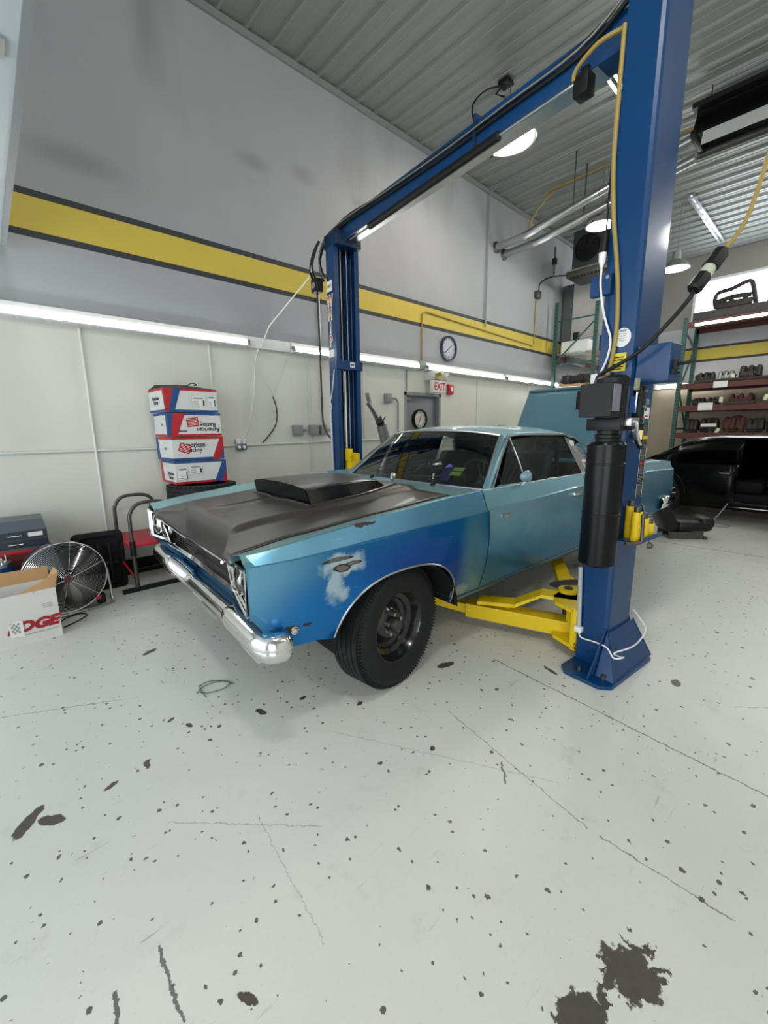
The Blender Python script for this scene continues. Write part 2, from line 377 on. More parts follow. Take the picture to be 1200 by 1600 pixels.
# door 1 in the left wall
d1 = MB(); d1.b2((DX0+.05, WY+.06, .01), (DX1-.05, WY+.10, DZ-.05), .003)
do = struct(d1.build('door_1', mat('grey_door_paint', srgb(118, 122, 126), .5, 0, .06)), 'grey steel door in the left wall')
fr = MB(); fr.b2((DX0, WY-.005, 0), (DX0+.05, WY+.14, DZ)); fr.b2((DX1-.05, WY-.005, 0), (DX1, WY+.14, DZ)); fr.b2((DX0, WY-.005, DZ-.05), (DX1, WY+.14, DZ))
fr.build('door_frame', mat('grey_frame_paint', srgb(138, 140, 140), .5), do)
MB().b2((DX0+.08, WY+.04, DZ-.13), (DX0+.22, WY+.06, DZ-.08)).build('door_closer', M_['greybox'], do)
h = MB().tube([(DX0+.12, WY+.06, 1.0), (DX0+.12, WY, 1.0), (DX0+.22, WY, 1.0)], .01); h.build('door_handle', M_['chrome'], do)
# window in the back wall
wn = MB(); 
for yy in (wy0, .75, 1.62, wy1): wn.b2((BX-.02, yy-.03, wz0), (BX+.06, yy+.03, wz1))
for zz in (wz0, wz1): wn.b2((BX-.03, wy0-.03, zz-.03), (BX+.06, wy1+.03, zz+.03))
wo = struct(wn.build('window_1', M_['white']), 'bright window high in the back wall')
MB().b2((BX+.03, wy0, wz0), (BX+.04, wy1, wz1)).build('pane', emis('bright_overcast_sky', (.86, .93, 1, 1), 3.2), wo)
area_light('daylight_window', (BX-.1, 1.0, 4.45), (0, pi/2, 0), 1.0, 4.0, 45, (.85, .93, 1))

# open overhead door lying under its tracks, bottom edge nearest
t = thing('overhead_door', 'white sectional garage door rolled open overhead at the top left corner', 'garage door', (0, 0, 0))
M_['doorwhite'] = mat('dirty_white_door', srgb(196, 204, 212), .45, 0, .06, 3)
pn = MB()
for i in range(5):
    x1 = .33-i*.56; pn.b2((x1-.55, .75, 2.9), (x1, 4.80, 2.945), .006)
pn.build('door_panel', M_['doorwhite'], t)
MB().b2((.31, .75, 2.888), (.345, 4.80, 2.95)).build('bottom_seal', M_['greybox'], t)
hw = MB()
for yy in (1.2, 2.4, 3.6): hw.b2((.20, yy, 2.885), (.27, yy+.12, 2.9)); hw.cyl((.24, yy+.02, 2.88), (.24, yy+.10, 2.88), .012)
hw.build('hinge', M_['dullchrome'], t)
tr = MB().b2((-2.6, 4.80, 2.90), (.05, 4.84, 2.96)).b2((-2.6, .70, 2.90), (.05, .74, 2.96)); tr.build('door_track', M_['galv'], t)
hr = MB().cyl((-.5, 4.82, 2.95), (-.5, 4.82, CZ), .01).cyl((-.5, .72, 2.95), (-.5, .72, CZ), .01); hr.build('hanger_rod', M_['steel'], t)

# ceiling straps and roof-truss channels seen on the ceiling
for nm, a, b in (('ceiling_strut', (5.6, 2.48, CZ-.05), (6.6, 2.48, CZ-.05)), ('ceiling_strut', (10.1, 2.5, CZ-.05), (13.0, 2.5, CZ-.05))):
    q = MB(); q.b2((a[0], a[1]-.06, CZ-.07), (b[0], a[1]-.02, CZ-.02)); q.b2((a[0], a[1]+.02, CZ-.07), (b[0], a[1]+.06, CZ-.02)); q.b2((a[0], a[1]-.02, CZ-.03), (b[0], a[1]+.02, CZ-.02))
    tag(q.build(nm, M_['galv']), 'galvanised channel strip on the ceiling '+('behind the crossbeam end' if a[0] < 7 else 'near the back wall, right of the blue column'), 'strut')
# ceiling conduit crossing over at x=7.17 and down the wall
c = MB().tube([(7.17, -4, CZ-.05), (7.17, 4.80, CZ-.05), (7.17, 4.87, CZ-.13), (7.17, 4.87, 3.28)], .014)
tag(c.build('conduit', M_['greybox']), 'grey conduit across the ceiling and down the left wall above the yellow band', 'conduit')

# ------------------------------------------------------------------ fluorescent fixtures along the left wall
TUBE = emis('lit_fluorescent_tube', (.97, 1, .95, 1), 14)
segs = [(-2.35, .0), (.02, 2.39), (2.95, 5.30), (5.46, 7.82), (7.90, 10.2), (10.4, 12.8)]
labs = ['long lit fluorescent fixture at the far left behind the lens edge', 'lit fluorescent fixture on the wall above the stacked wheel boxes', 'lit fluorescent fixture on the wall behind the rear lift column',
        'lit fluorescent fixture above the exit sign', 'lit fluorescent fixture on the wall left of the green rack', 'lit fluorescent fixture on the wall behind the green rack']
for (a, b), lb in list(zip(segs, labs))[1:]:
    t = thing('fluorescent_fixture', lb, 'light', (a, WY, 2.42), 0, 'fluorescent fixtures along the left wall')
    L = b-a
    q = MB(); q.loft([[Vector((xx, yy, zz)) for yy, zz in ((0, .07), (-.06, .06), (-.075, .02), (-.05, -.01), (-.11, -.05), (-.10, -.06), (0, -.07))] for xx in (0, L)])
    q.build('housing', M_['white'], t)
    MB().cyl((.05, -.085, -.025), (L-.05, -.085, -.025), .021, n=12).build('tube', TUBE, t)
    for ex_ in (.02, L-.02): MB().box((ex_, -.085, -.02), (.03, .05, .06)).build('end_cap', M_['greybox'], t)
# empty joiner between first two (dark gap) and pull cord hook
tag(MB().b2((2.40, WY-.06, 2.36), (2.94, WY, 2.48), .005).build('fixture_joiner', M_['white']), 'unlit white fixture box between two lit tubes where the white cord hangs', 'fixture')
tag(MB().b2((5.31, WY-.06, 2.36), (5.45, WY, 2.48), .005).build('fixture_joiner', M_['greybox']), 'small grey junction piece between fixtures over the exit sign', 'fixture')
t = thing('fluorescent_fixture', 'lit fluorescent fixture on the back wall behind the right rack', 'light', (BX, 3.75, 2.47), -pi/2)
q = MB().b2((0, -.06, -.05), (1.5, 0, .06)); q.build('housing', M_['white'], t); MB().cyl((.05, -.085, -.025), (1.45, -.085, -.025), .022).build('tube', TUBE, t)

# wall conduits
def conduit(pts, lb, m='wallwhite', r=.013):
    return tag(MB().tube(pts, r).build('conduit', M_[m]), lb, 'conduit')
conduit([(FX, WY-.015, 1.235), (2.17, WY-.015, 1.24)], 'white horizontal conduit along the wall left of the stacked boxes')
conduit([(2.27, WY-.015, 1.24), (3.4, WY-.015, 1.255), (8.8, WY-.015, 1.26)], 'white horizontal conduit on the wall running behind the blue car')
conduit([(.77, WY-.02, 2.34), (.77, WY-.02, .12)], 'white vertical conduit on the wall above the black tote', r=.012)
conduit([(1.94, WY-.018, 2.34), (1.94, WY-.018, 1.26)], 'white vertical conduit just right of the stacked boxes', r=.011)
conduit([(3.42, WY-.018, 3.3), (3.42, WY-.018, 1.40)], 'white vertical conduit left of the rear lift column')
conduit([(3.22, WY-.010, 2.34), (3.22, WY-.010, .2)], 'thin white wall batten behind the rear lift column', r=.006)
for xx, nn in ((4.15, 'between the rear lift column and the grey door'), (7.0, 'right of the fire alarm box'), (8.9, 'near the green rack')):
    conduit([(xx, WY-.006, 2.34), (xx, WY-.006, 1.27)], 'thin white wall batten '+nn, r=.006)
conduit([(5.42, WY-.015, 2.52), (5.42, WY-.015, 3.22), (5.50, WY-.015, 3.27), (8.95, WY-.015, 3.16), (9.05, WY-.015, 3.22), (9.05, WY-.015, 4.15)], 'conduit running along inside the yellow band, painted over', 'yellowhose', .012)
conduit([(5.06, WY-.015, 2.34), (5.06, WY-.015, 2.02)], 'short grey conduit left of the exit sign above the grey door', 'greybox', .01)
t = thing('light_switch', 'grey switch box with bent conduit left of the grey door', 'switch box', (4.63, WY, 1.88))
MB().b2((-.06, -.06, -.07), (.06, 0, .07), .006).build('box', M_['greybox'], t)
MB().tube([(.06, -.03, 0), (.17, -.03, 0), (.22, -.03, -.05), (.22, -.03, -.9)], .013).build('conduit', M_['greybox'], t)
t = thing('outlet_box', 'steel four-socket outlet box on the wall under the hanging white cord', 'outlet', (2.22, WY, 1.25))
q = MB().b2((-.065, -.05, -.065), (.065, 0, .065), .005); q.build('box', M_['dullchrome'], t)
for i, (ax, az) in enumerate(((-.03, .028), (.03, .028), (-.03, -.028), (.03, -.028))): MB().cyl((ax, -.054, az), (ax, -.049, az), .019).build('socket', M_['white'], t)
for xx, lb in ((3.00, 'left grey junction box on the wall left of the rear lift column'), (3.25, 'middle grey junction box left of the rear lift column'), (3.40, 'small round grey fitting touching the rear lift column on the wall')):
    t = thing('junction_box', lb, 'junction box', (xx, WY, 1.41)); w2 = .065 if xx < 3.3 else .045
    MB().b2((-w2, -.07, -.065), (w2, 0, .065), .006).build('box', M_['greybox'], t)
    MB().tube([(w2, -.03, 0), (w2+.07, -.03, 0)], .016).build('connector', M_['greybox'], t)

# exit sign with emergency lamp, alarm, clocks
t = thing('exit_sign', 'white exit sign with red letters and twin emergency lamp heads above the grey door', 'sign', (5.52, WY, 2.17))
MB().b2((-.02, -.20, .03), (.26, 0, .17), .01).build('battery_box', M_['wallwhite'], t)
MB().b2((-.02, -.20, -.17), (.30, -.12, .025), .008).build('sign_box', M_['white'], t)
text('letters', 'EXIT', .17, ((.14, -.202, -.075), (1, 0, 0), (0, 0, 1), (0, -1, 0)), mat('exit_red', srgb(190, 22, 48), .5), t, .001, bold=.004, sx=.8)
for xx, aa in ((.07, -.4), (.26, .6)):
    MB().lathe((xx, -.20, .10), (sin(aa), -cos(aa), -.25), [(.02, -.03), (.055, .0), (.065, .06), (.06, .065), (.001, .05)], 16).build('lamp_head', M_['wallwhite'] if xx > .1 else mat('brass_reflector', srgb(190, 175, 120), .3, .6), t)
t = thing('fire_alarm', 'small red fire alarm box right of the exit sign', 'alarm', (6.15, WY, 2.09))
MB().b2((-.07, -.06, -.085), (.07, 0, .085), .008).build('box', M_['red'], t)
MB().box((0, -.064, 0), (.05, .012, .08), bev=.01).build('lens', M_['paper'], t)
def clock(loc, r, lb, hh, mm, rim):
    t = thing('wall_clock', lb, 'clock', loc)
    MB().lathe((0, 0, 0), (0, -1, 0), [(r, 0), (r, .05), (r*.97, .06), (r*.88, .055), (r*.86, .03)], 40).build('rim', rim, t)
    f = MB().cyl((0, -.025, 0), (0, -.03, 0), r*.88, n=40).build('face', mat('clock_face', srgb(196, 192, 180) if r < .2 else srgb(170, 174, 184), .4), t)
    k = MB()
    for i in range(12):
        a = i*pi/6; k.box((sin(a)*r*.74, -.034, cos(a)*r*.74), (.008, .002, r*.12 if i % 3 else r*.2), ry=a)
    k.build('hour_mark', M_['darkink'], t)
    for a, L in ((hh, r*.5), (mm, r*.72)):
        MB().box((sin(a)*L/2, -.038, cos(a)*L/2), (.009, .003, L), ry=a).build('hand', M_['darkink'], t)
clock((6.09, WY, 2.77), .205, 'large blue-rimmed round clock on the left wall under the yellow band', radians(52), radians(232), mat('navy_clock_rim', srgb(36, 48, 78), .3))
clock((5.42, WY+.055, 1.57), .165, 'smaller black-rimmed clock hung on the grey door', radians(20), radians(205), M_['black'])
# ================================================================== BLUE MUSCLE CAR (local axes: +x rearwards, -y = driver side facing the camera)
CAR = thing('muscle_car', 'faded blue two-door muscle car with matte black hood and scoop between the lift columns', 'car', (1.508, 2.428, 0), radians(-3.7))
def car_paint():
    m = bpy.data.materials.new('worn_blue_metallic'); m.use_nodes = True; k = N(m); v = k.coord(); s = k.sep(v); x, y, z = s[0], s[1], s[2]
    n = k.noise(v, 2.5, 5); f = k.noise(v, 16, 6, .7); fl = k.noise(v, 900, 1)
    w_ = k.vmath('SUBTRACT', k.noise(v, 9, 5, .65, col=True), (.5, .5, .5))
    pv = k.vmath('ADD', v, k.vmath('MULTIPLY', w_, (.16, .16, .16)))
    w3 = k.vmath('SUBTRACT', k.noise(v, 3, 2, .5, col=True), (.5, .5, .5)); pv3 = k.vmath('ADD', v, k.vmath('MULTIPLY', w3, (.12, .12, .12)))
    base = k.mix(n, srgb(10, 104, 156), srgb(24, 124, 170))
    zc_ = k.math('MULTIPLY_ADD', x, .0287, .8845)                       # height of the body crease
    wob = k.math('MULTIPLY_ADD', k.noise(v, 5, 3), .10, -.05)
    fen = k.math('LESS_THAN', x, .752); body = k.math('SUBTRACT', 1., fen)
    above = k.step(k.math('SUBTRACT', z, zc_), -.004, .006)
    # door and quarters: old chalky paint, with pale upper reflection and darker lower panels painted in
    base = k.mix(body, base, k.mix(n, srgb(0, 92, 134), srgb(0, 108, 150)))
    sheen_grad = k.step(k.math('ADD', z, wob), .56, .98)
    base = k.mix(k.math('MULTIPLY', body, k.math('MULTIPLY_ADD', sheen_grad, .80, .06)), base, k.mix(n, srgb(134, 180, 196), srgb(154, 194, 206)))
    # fender: pale nose and upper band, fresh blue blended in below the crease
    nose = k.blob(pv3, (-.86, -.97, .80), (.42, 5, .26), 1.3); base = k.mix(k.math('MULTIPLY', k.math('MULTIPLY', fen, nose), .55), base, srgb(128, 180, 200))
    cob = k.blob(pv3, (.16, -.97, .60), (.66, 5, .27), 1.2); base = k.mix(k.math('MULTIPLY', k.math('MULTIPLY', fen, cob), .95), base, srgb(0, 66, 150))
    low = k.blob(pv3, (-.42, -.97, .55), (.34, 5, .2), 1.2); base = k.mix(k.math('MULTIPLY', low, .75), base, srgb(0, 116, 190))
    gr = k.blob(pv3, (.62, -.95, .60), (.12, 5, .34), 1.1); base = k.mix(k.math('MULTIPLY', k.math('MULTIPLY', fen, gr), .65), base, srgb(92, 146, 160))
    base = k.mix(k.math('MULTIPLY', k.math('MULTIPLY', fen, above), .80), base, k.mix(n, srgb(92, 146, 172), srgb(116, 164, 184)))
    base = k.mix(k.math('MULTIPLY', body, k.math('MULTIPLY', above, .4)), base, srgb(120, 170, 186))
    ft = k.math('MULTIPLY', k.step(k.math('ABSOLUTE', y), .905, .895), k.math('MULTIPLY', k.step(z, .80, .86), k.math('LESS_THAN', x, .75)))
    base = k.mix(k.math('MULTIPLY', ft, .9), base, k.mix(f, srgb(112, 160, 162), srgb(150, 190, 188)))
    # sanded primer patch with bare rust spots
    p1 = k.blob(pv, (-.32, -.97, .80), (.11, 5, .05), .6); p2 = k.blob(pv, (-.37, -.97, .71), (.045, 5, .075), .8)
    p1 = k.math('MAXIMUM', p1, p2)
    base = k.mix(k.math('MULTIPLY', p1, .85), base, srgb(186, 208, 216))
    for c, r in (((-.35, -.97, .828), (.085, 5, .009)), ((-.335, -.97, .785), (.05, 5, .020)), ((-.27, -.97, .797), (.05, 5, .010))):
        b = k.blob(k.vmath('ADD', v, k.vmath('MULTIPLY', w_, (.03, .03, .03))), c, r, .25)
        base = k.mix(b, base, srgb(52, 40, 38))
        b = k.blob(k.vmath('ADD', v, k.vmath('MULTIPLY', w_, (.03, .03, .03))), c, tuple(q*.7 for q in r), .25); base = k.mix(b, base, srgb(118, 112, 110))
    # rust and chips along the fender top edge and by the hood gap
    rv = k.vmath('ADD', v, k.vmath('MULTIPLY', k.vmath('SUBTRACT', k.noise(v, 30, 5, .75, col=True), (.5, .5, .5)), (.10, .05, .05)))
    for c, r in (((-.16, -.915, .955), (.07, .02, .010)), ((.04, -.85, .985), (.07, .010, .05)), ((.16, -.86, .995), (.06, .012, .05)), ((.30, -.85, 1.0), (.09, .008, .05)), ((.62, -.86, 1.02), (.07, .02, .05)), ((-.585, -.93, .548), (.040, .3, .024)), ((-.515, -.93, .56), (.018, .3, .010)), ((-.35, -.75, .92), (.2, .008, .1))):
        b = k.blob(rv, c, r, .2); base = k.mix(b, base, k.mix(f, srgb(40, 36, 34), srgb(84, 64, 50)))
    # filler ghost on the lower fender tail
    gb = k.blob(pv, (.54, -.95, .43), (.07, 5, .05), .5); base = k.mix(k.math('MULTIPLY', gb, .8), base, srgb(150, 158, 150))
    sc = k.step(k.noise(k.vmath('MULTIPLY', v, (6, 6, 60)), 1, 3), .70, .74); base = k.mix(k.math('MULTIPLY', sc, .18), base, srgb(150, 190, 200))
    k.set('Base Color', base); k.set('Metallic', .62); k.set('Roughness', k.math('MULTIPLY_ADD', f, .16, .26))
    k.set('Coat Weight', .25); k.set('Coat Roughness', .05); k.set('Specular IOR Level', .3)
    return m
PAINT = car_paint()
M_['hood'] = mat('dusty_black_hood_paint', srgb(76, 72, 71), .34, .5, .14, 2.2, coat=.1)
M_['interior'] = mat('dark_interior_vinyl', srgb(22, 38, 50), .55, 0, .2)
M_['dash'] = mat('dark_dash', (.012, .014, .016), .5)
FULL = .97
ZS = [(-.76, .900), (-.4, .94), (-.03, .978), (.45, 1.015), (.8, 1.028), (2.0, 1.035), (3.0, 1.055), (3.9, 1.045), (4.15, 1.02)]
ZC = [(-.76, .862), (-.3, .872), (.74, .905), (1.15, .925), (2.0, .955), (3.3, .970), (4.15, .94)]
def wfac(u):
    f = 1.0
    if u < -.45: f -= .045*((-.45-u)/.31)**2
    if u > 2.9: f -= .055*((u-2.9)/1.25)**2
    return f
ARCH = ((.07, .37, .425, .325), (2.93, .40, .41, .30))
def zsill(u):
    if u < 0: return interp([(-.76, .47), (-.45, .45), (-.36, .42)], u)
    if u < 2.9: return interp([(.45, .355), (2.6, .435)], u)
    return interp([(3.3, .47), (3.7, .50), (4.15, .62)], u)
def zb(u):
    z = zsill(u)
    for cu, cz, rx, rz in ARCH:
        d = abs(u-cu)/rx
        if d < 1: z = max(z, cz+rz*(1-d**2.4)**(1/2.4))
    return z
def vprof(u, z):
    zc, zs = interp(ZC, u), interp(ZS, u)
    if z <= .76: v = FULL-.085*((.76-z)/.40)**2
    elif z <= zc: v = FULL-.10*(z-.76)**1.3
    else:
        t = (z-zc)/(zs-zc); v = FULL-.10*(zc-.76)**1.3-(.010 if t > .01 else 0)-.045*t
    return v*wfac(u)
def inner(u):
    return interp([(-.76, .745), (.62, .745), (1.0, .80), (2.5, .80), (3.2, .70), (4.15, .70)], u)*(1 if u < 3 else wfac(u))
def zin(u): return interp([(-.76, .872), (-.45, .912), (.1, .955), (.62, .992), (1.0, 1.0), (2.5, 1.03), (3.2, 1.05), (4.15, 1.035)], u)
def side_col(u, z0=None, top=True):
    z0 = zb(u) if z0 is None else z0
    zc, zs = interp(ZC, u), interp(ZS, u); out = []
    out.append(Vector((u, -(vprof(u, z0)-.02), z0-.004)))
    for i in range(11):
        z = z0+(zc-z0)*i/10; out.append(Vector((u, -vprof(u, z), z)))
    for i in (.06, .35, .7, 1.0):
        z = zc+(zs-zc)*i; out.append(Vector((u, -vprof(u, z), z)))
    if top:
        vi, zi = inner(u), zin(u); vs = vprof(u, zs)
        out.append(Vector((u, -(vs-.012), zs+.003)))
        for i in range(1, 5):
            t = i/4; out.append(Vector((u, -((vs-.012)*(1-t)+vi*t), (zs+.003)*(1-t)+zi*t)))
        out.append(Vector((u, -vi, zi-.03)))
    for q in out:
        if u < -.60 and q.z < .66: q.x += (-.60-u)/.16*(.66-q.z)*.62
    return out
def us(a, b, st=.045):
    n = max(2, int(round((b-a)/st))); base = [a+(b-a)*i/n for i in range(n+1)]
    for cu, cz, rx, rz in ARCH:
        for e in (-rx, rx, -rx*.985, rx*.985, -rx*.93, rx*.93, -rx*.85, rx*.85):
            if a < cu+e < b: base.append(cu+e)
    return sorted(set(round(q, 4) for q in base))
DOOR0, DOOR1, DZB = .752, 2.02, .405
body = MB()
for a, b in ((-.76, DOOR0-.007), (DOOR1+.007, 4.15)): body.grid([side_col(u) for u in us(a, b)])
rk = []   # rocker below the door and cowl-side strip above it
for u in us(DOOR0-.007, DOOR1+.007):
    z0 = zb(u); zt = DZB+.03*(u-DOOR0)-.004; rk.append([Vector((u, -(vprof(u, z0)-.03), z0-.01))]+[Vector((u, -vprof(u, z0+(zt-z0)*i/3), z0+(zt-z0)*i/3)) for i in range(4)]+[Vector((u, -(vprof(u, zt)-.03), zt))])
body.grid(rk)
# nose return of the fender in front of the headlamps, and lower front corner
body.grid([[Vector((-.76+dx, -v*1.0, z)) for v, z in ((.926, .64), (.926, .86), (.87, .905), (.745, .875))] for dx in (0, .12)])
body.grid([[Vector((-.76+dx+(.66-z)*.62, -.926, z)) for z in (.50, .57, .64)] for dx in (0, .12)])
NOSE_= [[Vector((-.76+(.66-z)*.62, -.922, z)), Vector((-.762+(.66-z)*.62, -.90, z)), Vector((-.72+(.66-z)*.5, -.60, z)), Vector((-.63+(.66-z)*.4, -.42, z-.075))] for z in (.655, .60, .56)]
# tail panel
body.grid([[Vector((4.15-.03*abs(zz-.9), yy, zz)) for yy in (-.87, -.5, 0)] for zz in (.60, .75, .9, 1.02)])
body.mirror_y()
# cowl panel between the hood and the windshield, deck strips, rear tray
body.grid([[Vector((uu+.0*v-(.10*(1-(v/.8)**2) if uu > .7 else 0), v, 1.0-.008*(uu < .7)+(.015*(1-(v/.8)**2)))) for v in [-.80+.1*i for i in range(17)]] for uu in (.635, .80, .98)])
body.grid([[Vector((uu, v, 1.045+.012*(1-(v/.7)**2))) for v in (-.70, -.35, 0, .35, .70)] for uu in (3.02, 3.26)])
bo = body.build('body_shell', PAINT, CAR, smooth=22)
# arch lips
for cu, cz, rx, rz in ARCH:
    for sgn in (-1, 1):
        lm = MB(); pts = []
        for i in range(33):
            a = pi*i/32; c_, s_ = cos(a), sin(a); u = cu-rx*.995*(abs(c_)**(2/2.4))*(1 if c_ > 0 else -1); z = cz+rz*(s_**(2/2.4))
            if z >= zsill(u)-.01: pts.append(Vector((u, sgn*(vprof(u, z)+.001), z)))
        lm.tube(pts, .0055, 6); lm.build('wheel_arch_lip', M_['dullchrome'], CAR)
# wheel houses + underbody
for cu, cz, rx, rz in ARCH:
    for sgn in (-1, 1):
        wh = MB(); r = [[Vector((cu-(rx+.01)*cos(pi*i/16), sgn*v, cz-.02+(rz+.03)*sin(pi*i/16))) for i in range(17)] for v in (.94, .50)]
        wh.grid(r); wh.add([Vector((cu-(rx+.01)*cos(pi*i/16), sgn*.50, cz-.02+(rz+.03)*sin(pi*i/16))) for i in range(17)], [list(range(17))]); wh.build('wheel_house', M_['blackmatte'], CAR)
ub = MB(); ub.b2((-.5, -.45, .36), (3.7, .45, .44)); ub.b2((.50, -.90, .385), (2.5, .90, .44)); ub.b2((3.38, -.85, .47), (4.1, .85, .6)); ub.b2((-.1, -.48, .26), (.2, .48, .34))
for sg in (-1, 1): ub.b2((-.5, sg*.42-.04, .30), (3.6, sg*.42+.04, .38)); ub.cyl((.07, sg*.45, .34), (.07, sg*.78, .34), .05); ub.cyl((.25, sg*.35, .30), (.1, sg*.72, .26), .025); ub.cyl((2.93, 0, .36), (2.93, sg*.8, .36), .045)
ub.cyl((2.93, 0, .36), (2.93, .001, .36), .12)
ub.build('underbody', M_['darksteel'], CAR)
# hood -----------------------------------------------------------
def hood_z(u, v):
    z = zin(u)+.004; av = abs(v)
    b = max(0, min(1, (.46-av)/.07)); b = b*b*(3-2*b); z += .024*b
    z += .012*(1-(v/.74)**2)
    if -.58 < u < -.14 and True:       # sunken groove leading to the scoop
        g = max(0, min(1, (.125-abs(v-.03))/.03)); e = max(0, min(1, (u+.58)/.08)); z -= .014*g*e
    return z
def hood_uf(v):
    av = abs(v); t = max(0, min(1, (av-.38)/.26)); return -.625-.11*t
hv = sorted(set([round(-.737+i*.0295, 4) for i in range(51)]+[-.46, -.39, .39, .46, -.125, -.095, .155, .185]))
rows = []
for v in hv:
    uf = hood_uf(v); av = abs(v); t = max(0, min(1, (av-.40)/.22)); zl = .725+.10*t; zt = hood_z(uf, v)
    r = [Vector((uf+.02, v, zl-.004)), Vector((uf-.020, v, zl)), Vector((uf-.024, v, zl+(zt-zl)*.25)), Vector((uf-.018, v, zl+(zt-zl)*.6)), Vector((uf-.008, v, zl+(zt-zl)*.9))]
    for i in range(24):
        u = uf+(.625-uf)*i/23; r.append(Vector((u, v, hood_z(u, v)-(.004 if i == 0 else 0))))
    rows.append(r)
ho = MB().grid(rows).build('hood', M_['hood'], CAR, smooth=62); solid(ho, .006, -1)
lp = MB(); lp.tube([Vector((hood_uf(v)-.026, v, .723+.10*max(0, min(1, (abs(v)-.40)/.22)))) for v in [-.64+.04*i for i in range(33)]], .007, 6)
lp.build('hood_lip_trim', M_['chrome'], CAR)
# hood scoop
sc = MB(); rings = []
def scoop_ring(u, w, zt, zb_, cy=.02, lean=0):
    pts = []
    for yy, tt in ((-w-.01, 0), (-w, .5), (-w+.012, .93), (-w+.04, 1), (-w*.5, 1.10), (0, 1.14), (w*.5, 1.10), (w-.04, 1), (w-.012, .93), (w, .5), (w+.01, 0)):
        pts.append(Vector((u+lean*tt, cy+yy, zb_+(zt-zb_)*tt)))
    return pts
for u, w, zt, zb_ in ((-.135, .385, 1.068, .955), (.0, .38, 1.075, .965), (.15, .365, 1.080, .975), (.30, .345, 1.080, .985), (.40, .325, 1.075, .99), (.46, .30, 1.05, .995), (.53, .28, 1.010, 1.0)):
    rings.append(scoop_ring(u, w, zt, zb_-.01, lean=-.03 if u < -.1 else 0))
sc.loft(rings, cap=True, closed=False)
for fi, f in enumerate(sc.f):
    if len(f) == 4 and all(3 <= i % 11 <= 7 for i in f) : sc.mi[fi] = 1
so = sc.build('hood_scoop', [mat('glossy_black_scoop', (.010, .010, .010), .20, 0, .2, coat=.3), M_['hood']], CAR, smooth=30)
ff = MB(); r0 = scoop_ring(-.140, .380, 1.066, .948, lean=-.030); ff.add(r0, [list(range(len(r0)))])
ff.build('scoop_face', M_['blackgloss'], so)
ff = MB()
fl = [(-.16, -.40), (.2, -.39), (.45, -.34), (.57, -.30)]
ff.tube([Vector((u, y+.01, hood_z(u, y)+.004)) for u, y in fl], .006, 6); ff.tube([Vector((-.165, -.39+.05*i, hood_z(-.16, -.39+.05*i)+.004)) for i in range(17)], .007, 6)
ff.build('scoop_flange', M_['hood'], so)
# front face: lamp bezels, grille, chrome bar, valance, bumper
for sg in (-1, 1):
    P = [(-.705, .60, .665), (-.765, .915, .655), (-.765, .920, .855), (-.735, .635, .832)]
    P = [Vector((a, sg*b, c)) for a, b, c in P]
    cen = sum(P, Vector())/4
    bz = MB(); inn = [p+(cen-p)*.10+Vector((.015, 0, 0)) for p in P]; deep = [p+(cen-p)*.13+Vector((.07, 0, 0)) for p in P]
    bz.loft([P, inn], False); bz.tube(P+[P[0]], .007, 6)
    b_ = bz.build('headlamp_bezel', M_['chrome'], CAR)
    MB().loft([inn, deep], False).add(deep, [[0, 1, 2, 3]]).build('bezel_back', M_['blackmatte'], b_, smooth=None)
    for vv, zz, uu in ((.838, .757, -.745), (.692, .748, -.725)):
        c = (uu+.03, sg*vv, zz); ax = (-1, sg*-.12, 0)
        hl = MB().lathe(c, ax, [(.080, -.01), (.081, .012), (.076, .020), (.072, .018)], 32).build('headlamp', M_['chrome'], CAR)
        MB().lathe(c, ax, [(.0001, -.03), (.035, -.024), (.06, -.006), (.072, .012)], 32).build('reflector', mat('headlamp_reflector', (.75, .74, .70), .22, .9, .1, 40), hl)
        MB().lathe(c, ax, [(.072, .016), (.06, .024), (.035, .030), (.0001, .032)], 32).build('lens', M_['lens'], hl)
gz = lambda v: max(0, min(1, (abs(v)-.40)/.22))
gr = MB(); rows = []
for v in [-.62+.04*i for i in range(32)]:
    t = gz(v); rows.append([Vector((-.60-.10*t, v, .722+.10*t)), Vector((-.55-.10*t, v, .715+.10*t)), Vector((-.55-.10*t, v, .60+.075*t)), Vector((-.60-.10*t, v, .595+.075*t))])
gr.grid(rows)
g_o = gr.build('grille', mat('dark_grille', (.03, .029, .029), .45, .2), CAR, smooth=30)
gb = MB()
for i in range(9):
    f = (i+.5)/9; gb.tube([Vector((-.575-.10*gz(v), v, (.60+.075*gz(v))*(1-f)+(.72+.10*gz(v))*f)) for v in [-.60+.05*j for j in range(25)]], .0035, 5)
gb.build('grille_bar', M_['hood'], g_o)
cb = MB(); rows = []
for v in [-.64+.04*i for i in range(33)]:
    t = gz(v); rows.append([Vector((-.58-.10*t, v, .60+.07*t)), Vector((-.625-.085*t, v, .592+.07*t)), Vector((-.632-.085*t, v, .565+.075*t)), Vector((-.61-.085*t, v, .545+.08*t)), Vector((-.58-.10*t, v, .545+.08*t))])
cb.grid(rows).build('grille_lower_molding', M_['chrome'], CAR, smooth=50)
va = MB(); rows = []
for v in [-.90+.06*i for i in range(31)]:
    t = gz(v)*.75; rows.append([Vector((-.58-.15*t, v, .56+.08*t)), Vector((-.60-.13*t, v, .53+.07*t)), Vector((-.575-.13*t, v, .50+.07*t)), Vector((-.59-.11*t, v, .46+.07*t)), Vector((-.55-.1*t, v, .40+.06*t))])
va.grid(rows).grid(NOSE_).grid([[Vector((q.x, -q.y, q.z)) for q in r] for r in NOSE_]).build('front_valance', mat('shaded_blue_valance', srgb(6, 66, 98), .35, .5, .1), CAR, smooth=35)  # body blue darkened in the colour for the shade behind the bumper
